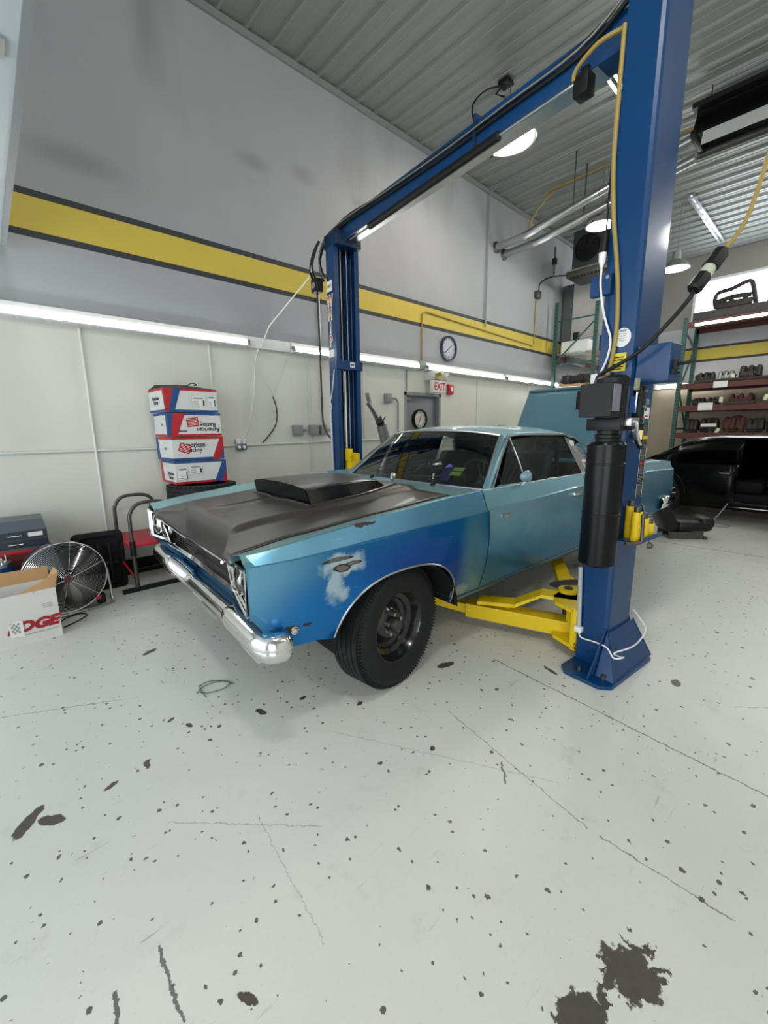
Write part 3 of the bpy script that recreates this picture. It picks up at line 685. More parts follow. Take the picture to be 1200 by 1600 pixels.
def bump_path(v):
    av = abs(v); t = max(0, min(1, (av-.36)/.20)); t = t*t*(3-2*t)*.5+t*.5; u = -.655-.085*t; return u, .415+.10*t
bp = MB(); rings = []
vs = [-1.0+.04*i for i in range(51)]
def bsec(u, v, z, nx, ny, hh=.057):
    out = []
    for d, zz in ((-.07, .98), (-.014, 1.0), (.004, .90), (.016, .62), (.022, .22), (.022, .05), (.012, .0), (.014, -.08), (.006, -.70), (-.006, -1.0), (-.06, -.98)):
        out.append(Vector((u+nx*d, v+ny*d, z+zz*hh)))
    return out
path = []
for sg in (1,):
    path.append((-.625, -1.005, .515, 0, -1)); path.append((-.65, -1.005, .515, 0, -1)); path.append((-.690, -.998, .515, -.25, -.95)); path.append((-.722, -.975, .515, -.70, -.70))
    for i in range(47):
        v = -.92+.04*i; u, z = bump_path(v); path.append((u, v, z, -1, 0))
    path.append((-.725, .965, .515, -.75, .66)); path.append((-.685, .995, .515, -.35, .93)); path.append((-.65, 1.005, .515, 0, 1)); path.append((-.625, 1.005, .515, 0, 1))
bo2 = bp.loft([bsec(*q) for q in path], cap=False, closed=False).build('front_bumper', M_['chrome'], CAR, smooth=45); solid(bo2, .004, 1)
bs = MB()
for sg in (-1, 1): bs.b2((-.64, sg*.40-.03, .42), (-.45, sg*.40+.03, .47)); bs.tube([(-.66, sg*.30, .37), (-.64, sg*.2, .345), (-.60, sg*.12, .35)], .008)
bs.box((-.66, .0, .345), (.012, .26, .03)); bs.build('bumper_bracket', M_['dullchrome'], bo2)
# parking lamp under far bumper end
for sg in (-1, 1): MB().b2((-.72, sg*.75-.12, .405), (-.66, sg*.75+.12, .45), .01).build('parking_lamp', M_['chrome'], CAR)
# side marker with chipped ring, badge, door handle, mirror
for sg in (-1, 1):
    MB().lathe((-.57, sg*(vprof(-.57, .545)-.004), .545), (0, sg, 0), [(.020, 0), (.020, .006), (.014, .009), (.013, .005), (.0001, .006)], 20).build('side_marker', M_['chrome'], CAR)
bd = MB().b2((.875, -vprof(.9, .85)-.005, .850), (.965, -vprof(.9, .85)+.004, .870), .002); bd.build('side_badge', M_['dullchrome'], CAR)
def col(u, z0, z1, n):
    return [Vector((u, -vprof(u, z0+(z1-z0)*i/n), z0+(z1-z0)*i/n)) for i in range(n+1)]
for sg in (-1, 1):
    dr = MB(); rows = []
    for u in [DOOR0+(DOOR1-DOOR0)*i/24 for i in range(25)]:
        c = side_col(u, DZB+.03*(u-DOOR0))
        rows.append(c)
    dr.grid(rows)
    if sg > 0: dr.v = [(x, -y, z) for x, y, z in dr.v]
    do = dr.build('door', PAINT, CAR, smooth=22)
    h = MB(); uu = 1.84; yy = -(vprof(1.9, .895)+.004)*-sg if sg > 0 else -(vprof(1.9, .895)+.004)
    h.box((uu+.01, yy-.010*(1 if sg < 0 else -1), .905), (.16, .022, .018), bev=.006); h.box((uu-.06, yy, .905), (.025, .03, .026), bev=.006); h.box((uu+.09, yy-.008*(1 if sg < 0 else -1), .905), (.035, .03, .034), bev=.01)
    h.build('door_handle', M_['chrome'], do); MB().cyl((uu+.12, yy+.004, .855), (uu+.12, yy-.008*(1 if sg < 0 else -1), .855), .013).build('lock', M_['chrome'], do)
mr = MB().tube([(1.17, -.90, 1.02), (1.175, -.925, 1.045), (1.185, -.935, 1.065)], .010, 8); mo = mr.build('door_mirror', M_['chrome'], CAR)
MB().lathe((1.17, -.94, 1.085), (1, -.35, .05), [(.0001, -.045), (.022, -.036), (.036, -.012), (.040, .012), (.036, .016), (.0001, .014)], 24).build('mirror_shell', mat('chipped_blue_mirror', srgb(130, 160, 172), .35, .3, .3, 14), mo)
# greenhouse --------------------------------------------------------
def roof_edge(u): return (interp([(1.33, .612), (1.5, .645), (2.1, .665), (2.5, .69), (3.1, .73)], u), interp([(1.33, 1.352), (1.5, 1.368), (2.1, 1.360), (2.25, 1.335), (2.53, 1.225), (2.85, 1.11), (3.2, 1.045)], u))
rf = MB(); rows = []
NU = 40
for i in range(NU+1):
    u = 1.33+(3.12-1.33)*i/NU; ve, ze = roof_edge(u); cr = interp([(1.33, .045), (1.6, .062), (2.3, .065), (2.7, .05), (3.12, .01)], u)
    r = []
    for j in range(25):
        s_ = -1+2*j/24; uu = u-(.07*(1-s_*s_) if i == 0 else .07*(1-s_*s_)*max(0, 1-i/8))
        r.append(Vector((uu, s_*ve, ze+cr*(1-abs(s_)**2.6))))
    r = [Vector((u, -ve-.012, ze-.022)), Vector((u, -ve-.012, ze-.006))]+r+[Vector((u, ve+.012, ze-.006)), Vector((u, ve+.012, ze-.022))]
    rows.append(r)
# leave the rear window opening out of the skin
nr = len(rows[0]); rf.v = [tuple(p) for r in rows for p in r]
gl = MB(); gl.v = list(rf.v)
for k_ in range(NU):
    for i in range(nr-1):
        f = [k_*nr+i, k_*nr+i+1, (k_+1)*nr+i+1, (k_+1)*nr+i]
        if k_ >= 21 and k_ < 38 and 7 <= i <= nr-9: gl.f.append(f); gl.mi.append(0)
        else: rf.f.append(f); rf.mi.append(0)
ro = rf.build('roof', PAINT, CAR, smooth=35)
gl.build('rear_window', M_['glass'], CAR, smooth=60)
# C pillars (sail panels) under the roof edge down to the belt
for sg in (-1, 1):
    cp = MB(); rows = []
    for i in range(15):
        u = 2.30+(3.12-2.30)*i/14; ve, ze = roof_edge(u)
        lo_u = max(u, 2.30); top = Vector((u, sg*(ve+.012), ze-.02)); f = min(1, max(0, (u-2.30)/.28)); zbelt = interp(ZS, u)+.0
        zlow = (ze-.045)*(1-f)+zbelt*f
        g = (zlow-zbelt)/max(.01, (1.34-zbelt)); vb = .885*(1-g)+.68*g if zlow > zbelt+.001 else .885
        vb = min(vb, .885); rows.append([top, top*.5+Vector((u, sg*vb, zlow))*.5, Vector((u, sg*vb, zlow)), Vector((u, sg*(vb-.03), zlow-.005))])
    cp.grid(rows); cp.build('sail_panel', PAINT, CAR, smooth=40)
# A pillars, header
for sg in (-1, 1):
    ap = MB(); a, b = Vector((.96, sg*.800, .995)), Vector((1.365, sg*.635, 1.352))
    dx = Vector((.06, 0, 0)); dn = Vector((.0, sg*-.035, 0)); 
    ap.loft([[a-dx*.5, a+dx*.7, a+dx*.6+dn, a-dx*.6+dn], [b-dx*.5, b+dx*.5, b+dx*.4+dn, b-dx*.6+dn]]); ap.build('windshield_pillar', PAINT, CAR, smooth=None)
# windshield
def ws(s_, t):   # s_ -1..1 across, t 0..1 up
    ub, vb, zb2 = .955-.115*(1-s_*s_), .775*s_, .998+.016*(1-s_*s_); ut, vt, zt = 1.335-.07*(1-s_*s_), .605*s_, 1.352+.040*(1-abs(s_)**2.6)
    return Vector((ub+(ut-ub)*t-.02*sin(pi*t), vb+(vt-vb)*t, zb2+(zt-zb2)*t))
MB().grid([[ws(-1+2*j/20, i/8) for j in range(21)] for i in range(9)]).build('windshield', M_['glass'], CAR, smooth=60)
tr = MB(); 
tr.tube([ws(-1+2*j/20, 0)+Vector((-.006, 0, 0)) for j in range(21)], .008, 6); tr.tube([ws(-1+2*j/20, 1) for j in range(21)], .009, 6)
for sg in (-1, 1): tr.tube([ws(sg, i/8) for i in range(9)], .009, 6)
tr.build('windshield_trim', M_['dullchrome'], CAR)
bk = MB(); bk.grid([[ws(-1+2*j/20, t)+Vector((.008, 0, -.004)) for j in range(21)] for t in (.955, 1.0)])
for sg in (-1, 1): bk.grid([[ws(sg, i/8)+Vector((.006, -sg*d, 0)) for i in range(9)] for d in (0, .03)])
bk.build('windshield_seal', M_['black'], CAR)
for sg in (-1, 1):
    tb = MB(); pts = [Vector((1.35, sg*.648, 1.345))]+[Vector((u, sg*(roof_edge(u)[0]+.016), roof_edge(u)[1]-.012)) for u in (1.5, 1.8, 2.1, 2.25, 2.4, 2.53, 2.7, 2.85)]
    tb.tube(pts, .009, 6); tb.tube([(.955, sg*.83, 1.01), (1.15, sg*.745, 1.185), (1.36, sg*.655, 1.345)], .009, 6)
    tb.build('drip_rail_molding', M_['chrome'], CAR)
    def sidept(u, t): ve, ze = roof_edge(max(1.36, u)); return Vector((u, sg*(.845*(1-t)+(ve+.004)*t), 1.018*(1-t)+(ze-.018)*t))
    g = MB(); bot = [(1.0, 0), (1.32, 0), (1.36, 1)]
    g.add([sidept(1.02, .02), sidept(1.34, .02), Vector((1.375, sg*.655, 1.335))], [[0, 1, 2]]); g.build('vent_window', M_['glass'], CAR)
    f = MB().tube([sidept(1.33, .0), Vector((1.375, sg*.655, 1.335))], .006, 6); f.tube([sidept(1.0, .02), sidept(1.33, .02)], .007, 6); f.build('vent_frame', M_['dullchrome'] if sg > 0 else M_['chrome'], CAR)
    dg = MB(); dg.grid([[sidept(1.36, 0), sidept(1.39, 1)], [sidept(1.7, 0), sidept(1.7, 1)], [sidept(2.13, 0), sidept(2.10, 1)]]); dg.build('door_glass', M_['glass'], CAR)
    qg = MB(); qg.add([sidept(2.15, 0), sidept(2.58, 0), sidept(2.50, .45), sidept(2.30, .93), sidept(2.12, 1)], [[0, 1, 2, 3, 4]]); qo = qg.build('quarter_window', M_['glass'], CAR)
    if sg < 0:
        def stick(nm, uu, tt, wd, hh, m, rnd=False):
            c = sidept(uu, tt)+Vector((0, -.004, 0)); ex = Vector((1, 0, 0)); ey = (sidept(uu, tt+.1)-sidept(uu, tt)).normalized(); en = ex.cross(ey)
            q = MB()
            if rnd: q.prism([(cos(a*pi/12)*wd, sin(a*pi/12)*hh) for a in range(24)], (c, ex, ey, en), .001)
            else: q.prism([(-wd, -hh), (wd, -hh), (wd, hh), (-wd, hh)], (c, ex, ey, en), .001)
            return q.build(nm, m, qo, smooth=None), (c, ex, ey, en)
        stick('sticker', 2.20, .83, .032, .028, M_['paper'], True); stick('sticker', 2.21, .66, .03, .026, M_['greybox'], True)
        stick('sticker', 2.30, .64, .05, .045, M_['greybox'], True); s1, fr = stick('sticker', 2.27, .25, .035, .05, M_['paper'])
        for k_, (dx, dy) in enumerate(((-.013, .014), (.013, .014), (-.013, -.016), (.013, -.016))):
            c, ex, ey, en = fr; q = MB().prism([(dx-.009, dy-.012), (dx+.009, dy-.012), (dx+.009, dy+.012), (dx-.009, dy+.012)], (c-en*.003 if en.y > 0 else c+en*.002, ex, ey, en), .0012); q.build('red_print', M_['red'], s1, smooth=None)
        stick('sticker', 2.40, .55, .028, .045, mat('cream_sticker', srgb(190, 190, 170), .5), True); stick('sticker', 2.37, .2, .034, .034, M_['greybox'], True)
    bl = MB().tube([(.97, sg*.85, 1.018), (1.6, sg*.852, 1.024), (2.6, sg*.86, 1.03)], .006, 6); bl.build('belt_molding', M_['chrome'], CAR)
# cowl details
for uu, vv in ((.80, -.42), (.80, .28)):
    MB().tube([(uu, vv, 1.008), (uu-.01, vv-.015, 1.025), (uu-.02, vv-.05, 1.03)], .011, 8).build('wiper_pivot', M_['black'], CAR)
q = MB().box((.78, -.02, 1.045), (.03, .035, .06), ry=.4, bev=.01); q.sph((.775, -.045, 1.055), .020, 10); q.tube([(.78, -.02, 1.03), (.775, -.05, 1.012), (.76, -.12, 1.016)], .005); q.build('washer_bracket', M_['dullchrome'], CAR)
# trunk lid, raised
tl = MB(); th_ = radians(27); hu, hz = 3.27, 1.055
def lid(t, v): return Vector((hu+sin(th_)*t*.9-.02*(v/.62)**2, v, hz+cos(th_)*t*.9))
tl.grid([[lid(t, v)-Vector((.02*sin(pi*t), 0, 0)) for v in [-.64+.128*i for i in range(11)]] for t in (0, .15, .35, .55, .75, .92, .985)])
last = [lid(1.01, v*.985)+Vector((.03, 0, -.005)) for v in [-.64+.128*i for i in range(11)]]
tl.grid([[lid(.985, v) for v in [-.64+.128*i for i in range(11)]], last])
to = tl.build('trunk_lid', mat('blue_trunk_lid_paint', srgb(78, 122, 142), .55, .1, .08, 2), CAR, smooth=40); solid(to, .025, 1)
q = MB()
for sg in (-1, 1): q.tube([(3.30, sg*.5, .98), (3.22, sg*.52, 1.03), (3.36, sg*.5, 1.2)], .012)
q.build('lid_hinge', M_['darksteel'], to)
# rear bumper and tail corner
rb = MB(); rb.loft([bsec(u, v, .60, nx, ny, .06) for u, v, nx, ny in ((3.72, -.955, 0, -1), (3.95, -.95, 0, -1), (4.14, -.93, .4, -.9), (4.22, -.86, 1, -.2), (4.24, 0, 1, 0), (4.22, .86, 1, .2), (4.14, .93, .4, .9), (3.95, .95, 0, 1), (3.72, .955, 0, 1))], cap=False, closed=False)
solid(rb.build('rear_bumper', M_['chrome'], CAR, smooth=50), .004, 1)
# wheels
def wheel(nm_root, loc, steer, side, R=.343, W=.205):
    # lathe profile from inner bead over the tread to outer bead (offset along outward axis)
    h = W/2; T = MB(); ax = (0, side, 0)
    prof = [(.19, -h*.75), (.215, -h*.95), (.28, -h*1.04), (R-.03, -h*.98), (R-.008, -h*.80)]
    for g in range(5):
        c = -h*.66+g*h*.33; prof += [(R, c-h*.13), (R, c+h*.13), (R-.008, c+h*.145), (R-.008, c+h*.185)]
    prof += [(R-.008, h*.80), (R-.03, h*.98), (.285, h*1.04), (.27, h*1.035), (.268, h*1.02), (.23, h*1.0), (.205, h*.92), (.19, h*.80), (.188, h*.3)]
    T.lathe((0, 0, 0), ax, prof, 96)
    for i in range(110):      # shoulder blocks
        a = 2*pi*i/110
        for sd in (-1, 1):
            c = Vector((cos(a)*(R-.022), sd*h*.90, sin(a)*(R-.022))); T.box(c, (.024, h*.13, .006), ry=-a)
    t = T.build('tire', M_['rubber'], CAR, smooth=30); t.location = loc; t.rotation_euler = (0, 0, steer)
    Rm = MB(); Rm.lathe((0, 0, 0), ax, [(.192, -.08), (.192, h*.55), (.198, h*.80), (.200, h*.86), (.194, h*.86), (.186, h*.72), (.178, h*.45), (.172, h*.30), (.160, h*.24), (.148, h*.20), (.140, h*.05), (.120, -.005), (.100, .010), (.085, .030), (.075, .034), (.040, .030), (.0001, .03)], 64)
    r = Rm.build('rim', mat('black_steel_wheel', (.006, .006, .007), .22, .0, .3, coat=.5), t, smooth=35)
    hb = MB().lathe((0, side*.03, 0), ax, [(.037, 0), (.037, .035), (.030, .05), (.0001, .052)], 24); 
    hb.build('hub', M_['darksteel'], t)
    ln = MB()
    for i in range(5):
        a = 2*pi*i/5+.3; ln.cyl((cos(a)*.057, side*.030, sin(a)*.057), (cos(a)*.057, side*.052, sin(a)*.057), .011, n=6)
    ln.build('lug_nut', M_['dullchrome'], t)
    return t
wheel('f', (.06, -.815, .343), radians(10), -1); wheel('f', (.06, .815, .343), radians(10), 1)
wheel('r', (2.93, -.79, .35), 0, -1, .35, .22); wheel('r', (2.93, .79, .35), 0, 1, .35, .22)
# interior -----------------------------------------------------------
it = MB(); it.b2((1.0, -.80, .45), (3.0, .80, .47)); it.b2((.95, -.78, .47), (.97, .78, .95)); it.b2((3.0, -.78, .47), (3.03, .78, 1.03))
it.grid([[Vector((u, v, z)) for v in (-.78, 0, .78)] for u, z in ((.98, .985), (1.18, 1.0), (1.27, .96), (1.30, .84), (1.22, .74))])
for sg in (-1, 1): it.b2((.98, sg*.84-.01, .46), (3.0, sg*.84+.01, 1.0))
it.build('interior_trim', M_['dash'], CAR)
hd = MB(); hd.grid([[Vector((u, s_*(roof_edge(u)[0]-.01), roof_edge(u)[1]-.03+.045*(1-s_*s_))) for s_ in (-1, -.6, -.2, .2, .6, 1)] for u in (1.36, 1.7, 2.1, 2.35)]); hd.build('headliner', M_['blackmatte'], CAR)
for sg in (-1, 1):
    st = MB().box((1.72, sg*.38, .66), (.50, .50, .16), bev=.05); st.box((1.98, sg*.38, .93), (.14, .48, .52), ry=radians(14), bev=.05)
    st.build('front_seat', M_['interior'], CAR)
st = MB().box((2.55, 0, .68), (.45, 1.3, .16), bev=.05); st.box((2.82, 0, .88), (.13, 1.3, .36), ry=radians(16), bev=.05); st.build('rear_seat', M_['interior'], CAR)
sw = MB(); c = Vector((1.42, -.38, .99)); ax = Vector((.90, 0, .36)).normalized()
sw.tube(sw.ring(c, .185, ax, 32), .011, 8, closed=True); sw.cyl(c-ax*.02, c+ax*.015, .04)
for a in (0, 2.2, 4.1): e = sw.ring(c, .18, ax, 360)[int(math.degrees(a)) % 360]; sw.tube([c, e], .009, 6)
sw.tube([c, c-ax*.35], .02); sw.build('steering_wheel', mat('grey_steering_wheel', (.09, .10, .11), .4), CAR)
# tachometer pod, knick-knacks on the dash, perforated rear panel
q = MB().lathe((1.17, -.10, 1.10), (.9, -.5, .1), [(.0001, -.05), (.05, -.05), (.055, .03), (.062, .04), (.056, .045), (.05, .035), (.0001, .03)], 24); q.tube([(1.16, -.1, 1.05), (1.15, -.1, 1.0)], .012); q.build('tachometer', M_['chrome'], CAR)
q = MB().box((1.28, -.22, 1.02), (.10, .14, .06), bev=.02); q.build('wiring_bundle', mat('olive_wire_bundle', srgb(88, 90, 60), .7, 0, .3, 30), CAR)
q = MB().tube([(1.0, .2, 1.03), (1.06, .05, 1.06), (1.1, -.05, 1.12), (1.15, -.1, 1.08)], .004, 5, 6); q.tube([(1.0, .1, 1.03), (1.1, -.15, 1.03), (1.2, -.25, 1.04)], .004, 5, 6); q.build('loose_wire', M_['greybox'], CAR)
q = MB().prism([(-.05, 0), (.03, 0), (.05, .06), (.045, .11), (.01, .13), (-.02, .10), (-.045, .05)], (Vector((.985, -.40, 1.02)), Vector((.3, -1, 0)).normalized(), Vector((.3, 0, .9)).normalized(), Vector((-1, 0, .3))), .03); q.build('purple_hanger', mat('purple_plastic', srgb(70, 66, 140), .5), CAR)
wn_ = (ws(.2, 1)-ws(.2, 0)).normalized(); cc = ws(-.66, .22)+Vector((.012, 0, -.004))
for dz in (0, .045):
    MB().prism([(-.045, -.018), (.045, -.018), (.045, .018), (-.045, .018)], (cc+wn_*dz, Vector((.18, -1, 0)).normalized(), wn_, Vector((-1, 0, .3)).normalized()), .002).build('inspection_sticker', mat('lime_sticker', srgb(176, 210, 110), .6), CAR, smooth=None)
pm = bpy.data.materials.new('perforated_blue_panel'); pm.use_nodes = True; k = N(pm); v = k.coord()
vv = k.vmath('MULTIPLY', v, (0, 1, 1)); d = k.voro(vv, 7.5, rnd=.15); k.set('Base Color', k.mix(k.math('LESS_THAN', d, .34), srgb(96, 150, 170), (.01, .015, .02))); k.set('Roughness', .6)
MB().grid([[Vector((2.60+t*.12, -.30, 1.02+t*.26)), Vector((2.60+t*.12, .56-.5*t*0, 1.02+t*.26))] for t in (0, 1)]).build('perforated_panel', pm, CAR, smooth=None)
rc = MB()
for sg in (-1, 1): rc.tube([(2.2, sg*.6, .5), (2.2, sg*.58, 1.2), (2.2, sg*.5, 1.30)], .02, 8, 4)
rc.tube([(2.2, -.5, 1.30), (2.2, .5, 1.30)], .02); rc.build('roll_bar', M_['black'], CAR)
# ================================================================== TWO-POST LIFT (local: x along the car, y from near column to far column)
LIFT = thing('two_post_lift', 'blue two-post car lift with overhead crossbeam and yellow swing arms around the blue car', 'car lift', (2.45, .778, 0), radians(-6))
CW, CD = .29, .172
def column(name, x0, y0, d, h, zb_=.02):
    # C channel, d=+1 opens towards +y
    q = MB(); t = .012; r = .022
    def P(x, y): return (x0+x, y0+(y if d > 0 else CD-y))
    outer = [(0, CD), (0, r), (r*.3, r*.3), (r, 0), (CW-r, 0), (CW-r*.3, r*.3), (CW, r), (CW, CD)]
    inner_ = [(CW-.05, CD), (CW-.05, CD-t), (CW-t, CD-t), (CW-t, t), (t, t), (t, CD-t), (.05, CD-t), (.05, CD)]
    pts = [P(*p) for p in outer+inner_]
    q.loft([[Vector((x, y, zz)) for x, y in pts] for zz in (zb_, h)])
    return q.build(name, M_['liftblue'], LIFT, smooth=14)
c1 = column('column', 0, 0, 1, 3.46); c2 = column('column', 0, 2.886, -1, 3.30)
def base_plate(y0, sgn):
    q = MB(); ya, yb = (y0-.115, y0+CD+.01) if sgn > 0 else (y0-.01, y0+CD+.115)
    x0, x1, ch = -.19, .40, .05
    poly = [(x0, ya+ch), (x0+ch, ya), (x1-ch, ya), (x1, ya+ch), (x1, yb-ch), (x1-ch, yb), (x0+ch, yb), (x0, yb-ch)]
    q.loft([[Vector((x, y, z)) for x, y in poly] for z in (0, .02)]); o = q.build('base_plate', M_['liftblue'], LIFT, smooth=None); bevel(o, .003)
    for ax, ay in ((x0+.07, (ya+yb)/2+.05), (x1-.06, ya+.06), (x0+.09, ya+.07), (x1-.06, yb-.06)):
        MB().cyl((ax, ay, .02), (ax, ay, .045), .013, n=6).build('anchor_bolt', M_['darksteel'], o)
    yw = y0 if sgn > 0 else y0+CD; s = -1 if sgn > 0 else 1
    for vx, ex in ((0.0, -.17), (CW, .38)):   # gusset fins in x
        g = MB(); yy = yw-s*.004; g.loft([[Vector((vx, yy+dy, .02)), Vector((ex, yy+dy, .02)), Vector((ex*.55+vx*.45, yy+dy, .12)), Vector((vx, yy+dy, .27))] for dy in (0, .010)]); g.build('gusset', M_['liftblue'], o, smooth=None)
    for vx, dx in ((.004, -.10), (CW-.004, .10)):
        g = MB(); g.loft([[Vector((vx, yw, .02)), Vector((vx+dx, yw+s*.10, .02)), Vector((vx+dx*.1, yw+s*.01, .26))], [Vector((vx+.01, yw, .02)), Vector((vx+dx+.01, yw+s*.10, .02)), Vector((vx+dx*.1+.01, yw+s*.01, .26))]]); g.build('gusset', M_['liftblue'], o, smooth=None)
    return o
base_plate(0, 1); base_plate(2.886, -1)
# skirt boxes that make the near foot wide
q = MB().loft([[Vector((.0, .0, .25)), Vector((.0, -.012, .25)), Vector((CW, -.012, .25)), Vector((CW, .0, .25))], [Vector((-.10, .0, .02)), Vector((-.10, -.10, .02)), Vector((CW+.09, -.10, .02)), Vector((CW+.09, .0, .02))]])
q.build('foot_skirt', M_['liftblue'], LIFT, smooth=None)
# crossbeam
q = MB(); q.b2((.085, .17, 3.23), (.225, 3.0, 3.395), .006); bm_o = q.build('crossbeam', M_['liftblue'], LIFT, smooth=30)
MB().b2((.06, 1.15, 3.23), (.25, 1.17, 3.42)).build('beam_splice', M_['liftblue2'], bm_o)
MB().b2((.09, .35, 3.222), (.22, 2.9, 3.230)).build('beam_underside', M_['dullchrome'], bm_o)
MB().b2((.0, 2.83, 3.18), (.29, 3.07, 3.31), .005).build('beam_bracket', M_['liftblue2'], bm_o)
MB().tube([(.055, .95, 3.19), (.055, 2.35, 3.17)], .028, 10).build('shutoff_bar_pad', M_['black'], bm_o)
MB().tube([(.055, .45, 3.19), (.055, .96, 3.19)], .009, 8).build('shutoff_rod', M_['chrome'], bm_o); MB().tube([(.055, 2.3, 3.17), (.055, 2.66, 3.165)], .007, 8).build('shutoff_rod', M_['chrome'], bm_o)
MB().b2((.015, .36, 3.10), (.095, .44, 3.20), .006).build('limit_switch', M_['black'], bm_o); MB().b2((.05, .38, 3.2), (.07, .42, 3.24)).build('switch_bracket', M_['black'], bm_o)
hs = [(.07, 3.22, 2.95), (.06, 3.27, 3.12), (.06, 3.2, 3.25), (.07, 3.05, 3.33), (.075, 2.7, 3.35), (.075, 2.2, 3.33), (.075, 1.5, 3.31), (.075, .9, 3.315), (.075, .45, 3.32), (.06, .2, 3.40)]
MB().tube(hs, .012, 8, 4).build('hydraulic_hose', M_['black'], bm_o)
MB().tube([(x-.012, y, z+.026) for x, y, z in hs], .009, 8, 4).build('hydraulic_hose', M_['steel'], bm_o)
MB().tube([(x-.0, y-.01, z+.05-.02*(i % 2)) for i, (x, y, z) in enumerate(hs)], .008, 8, 4).build('hydraulic_hose', M_['black'], bm_o)
MB().tube([(.04, .17, 3.27), (.0, .30, 3.26), (.01, .42, 3.22), (.02, .44, 3.18)], .011, 8, 5).build('yellow_beam_cord', M_['yellowhose'], bm_o)
# far column details
def cable(x, y, z0, z1, r, m='steel', nm='lift_cable', par=c2): return MB().cyl((x, y, z0), (x, y, z1), r, n=8).build(nm, M_[m], par)
cable(.10, 2.93, .1, 3.2, .006); cable(.17, 2.93, .1, 3.2, .006); cable(.215, 2.92, .1, 3.1, .010, 'liftblue2', 'guide_rod'); cable(.06, 2.94, .1, 3.2, .008, 'liftblue2', 'guide_rod'); cable(.13, 2.95, 1.2, 2.1, .016, 'chrome', 'cylinder_rod')
MB().b2((.09, 2.99, .05), (.17, 3.03, 3.2), .01).build('lift_cylinder', M_['blackmatte'], c2)
MB().tube([(.08, 2.93, 3.22), (.08, 2.95, 3.26), (.14, 2.95, 3.27)], .02).build('pulley', M_['dullchrome'], c2)
q = MB().b2((-.012, 2.868, 2.02), (CW+.012, 2.884, 2.11), .003); q.b2((-.014, 2.868, 2.02), (-.002, 2.95, 2.11)); q.b2((CW+.002, 2.868, 2.02), (CW+.016, 2.99, 2.10))
bb = q.build('channel_strap', M_['liftblue'], c2, smooth=None)
MB().b2((.15, 2.865, 2.045), (.20, 2.868, 2.095)).build('strap_label', M_['paper'], bb); MB().b2((.157, 2.8635, 2.062), (.193, 2.865, 2.08)).build('label_print', M_['blueprint'], bb)
car_ = MB().b2((.09, 2.80, .55), (.20, 2.93, 1.16), .006); co = car_.build('carriage', M_['yellow'], LIFT, smooth=30)
MB().b2((.075, 2.78, 1.08), (.105, 2.90, 1.21), .004).build('carriage_tab', M_['yellow'], co)
MB().b2((-.012, 3.0, .45), (.0, 3.04, 1.08), .003).build('side_guard', M_['yellow'], co)
# WHIP decal on the far column
flame = bpy.data.materials.new('flame_decal'); flame.use_nodes = True; k = N(flame); z = k.sep(k.coord())[2]
fr_ = k.math('FRACT', k.math('MULTIPLY', k.math('SUBTRACT', z, 2.235), 1/.128)); k.set('Base Color', k.mix(k.step(fr_, .15, .9), srgb(240, 214, 90), srgb(196, 58, 40))); k.set('Roughness', .4)
for i, ch in enumerate('WHIP'):
    zz = 2.685-.128*i
    text('decal_letter', ch, .150, ((-.0020, 2.985, zz), (0, -1, 0), (0, 0, 1), (-1, 0, 0)), M_['paper'], c2, .0006, bold=.009, sx=.72)
    text('decal_letter', ch, .145, ((-.0032, 2.985, zz), (0, -1, 0), (0, 0, 1), (-1, 0, 0)), flame, c2, .0004, bold=.001, sx=.72)
MB().b2((-.003, 2.935, 2.78), (-.0005, 3.035, 2.88)).build('column_label', M_['paper'], c2, smooth=None); MB().b2((-.0045, 2.95, 2.815), (-.003, 3.02, 2.845)).build('label_print', M_['cardboard'], c2, smooth=None)
MB().b2((-.003, 2.93, 2.15), (-.0005, 3.04, 2.22)).build('column_label', M_['paper'], c2, smooth=None)
# near column: labels and decals
MB().prism([(cos(a*pi/14)*.042, sin(a*pi/14)*.046) for a in range(28)], ((-.001, .063, 1.85), (0, 1, 0), (0, 0, 1), (-1, 0, 0)), .001).build('round_sticker', M_['paper'], c1, smooth=None)
yl = MB().b2((-.003, .035, 1.685), (-.001, .115, 1.775)).build('yellow_notice', mat('yellow_notice', srgb(214, 196, 44), .5), c1, smooth=None)
for i, (lw, zz) in enumerate(((.06, 1.755), (.05, 1.742), (.065, 1.722), (.06, 1.708), (.04, 1.697))): MB().b2((-.0036, .075-lw/2, zz-.003), (-.003, .075+lw/2, zz+.003)).build('print_line', M_['darkink'], yl, smooth=None)
q = MB().b2((-.002, .045, 1.888), (-.0025, .08, 1.882)); 
for i in range(5): q.b2((-.0028, .045, 1.878-.011*i), (-.0021, .045+.03+.006*(i % 2), 1.881-.011*i))
q.build('sticker_print', M_['greybox'], c1, smooth=None)
MB().b2((.14, -.0015, 1.44), (.165, 0, 1.545)).build('white_strip_label', M_['paper'], c1, smooth=None)
MB().b2((.195, -.0015, 1.52), (.235, 0, 1.55)).build('grey_label', M_['greybox'], c1, smooth=None)
lb = MB().b2((.185, -.0018, 1.445), (.25, 0, 1.505)).build('white_label', M_['paper'], c1, smooth=None)
MB().b2((.19, -.0024, 1.485), (.21, -.0018, 1.50)).build('label_print', M_['blueprint'], lb, smooth=None); MB().b2((.19, -.0024, 1.455), (.24, -.0018, 1.462)).build('label_print', M_['red'], lb, smooth=None)
dc = MB().b2((.185, -.0015, 1.01), (.255, 0, 1.44)).build('warning_decal', M_['darkink'], c1, smooth=None)
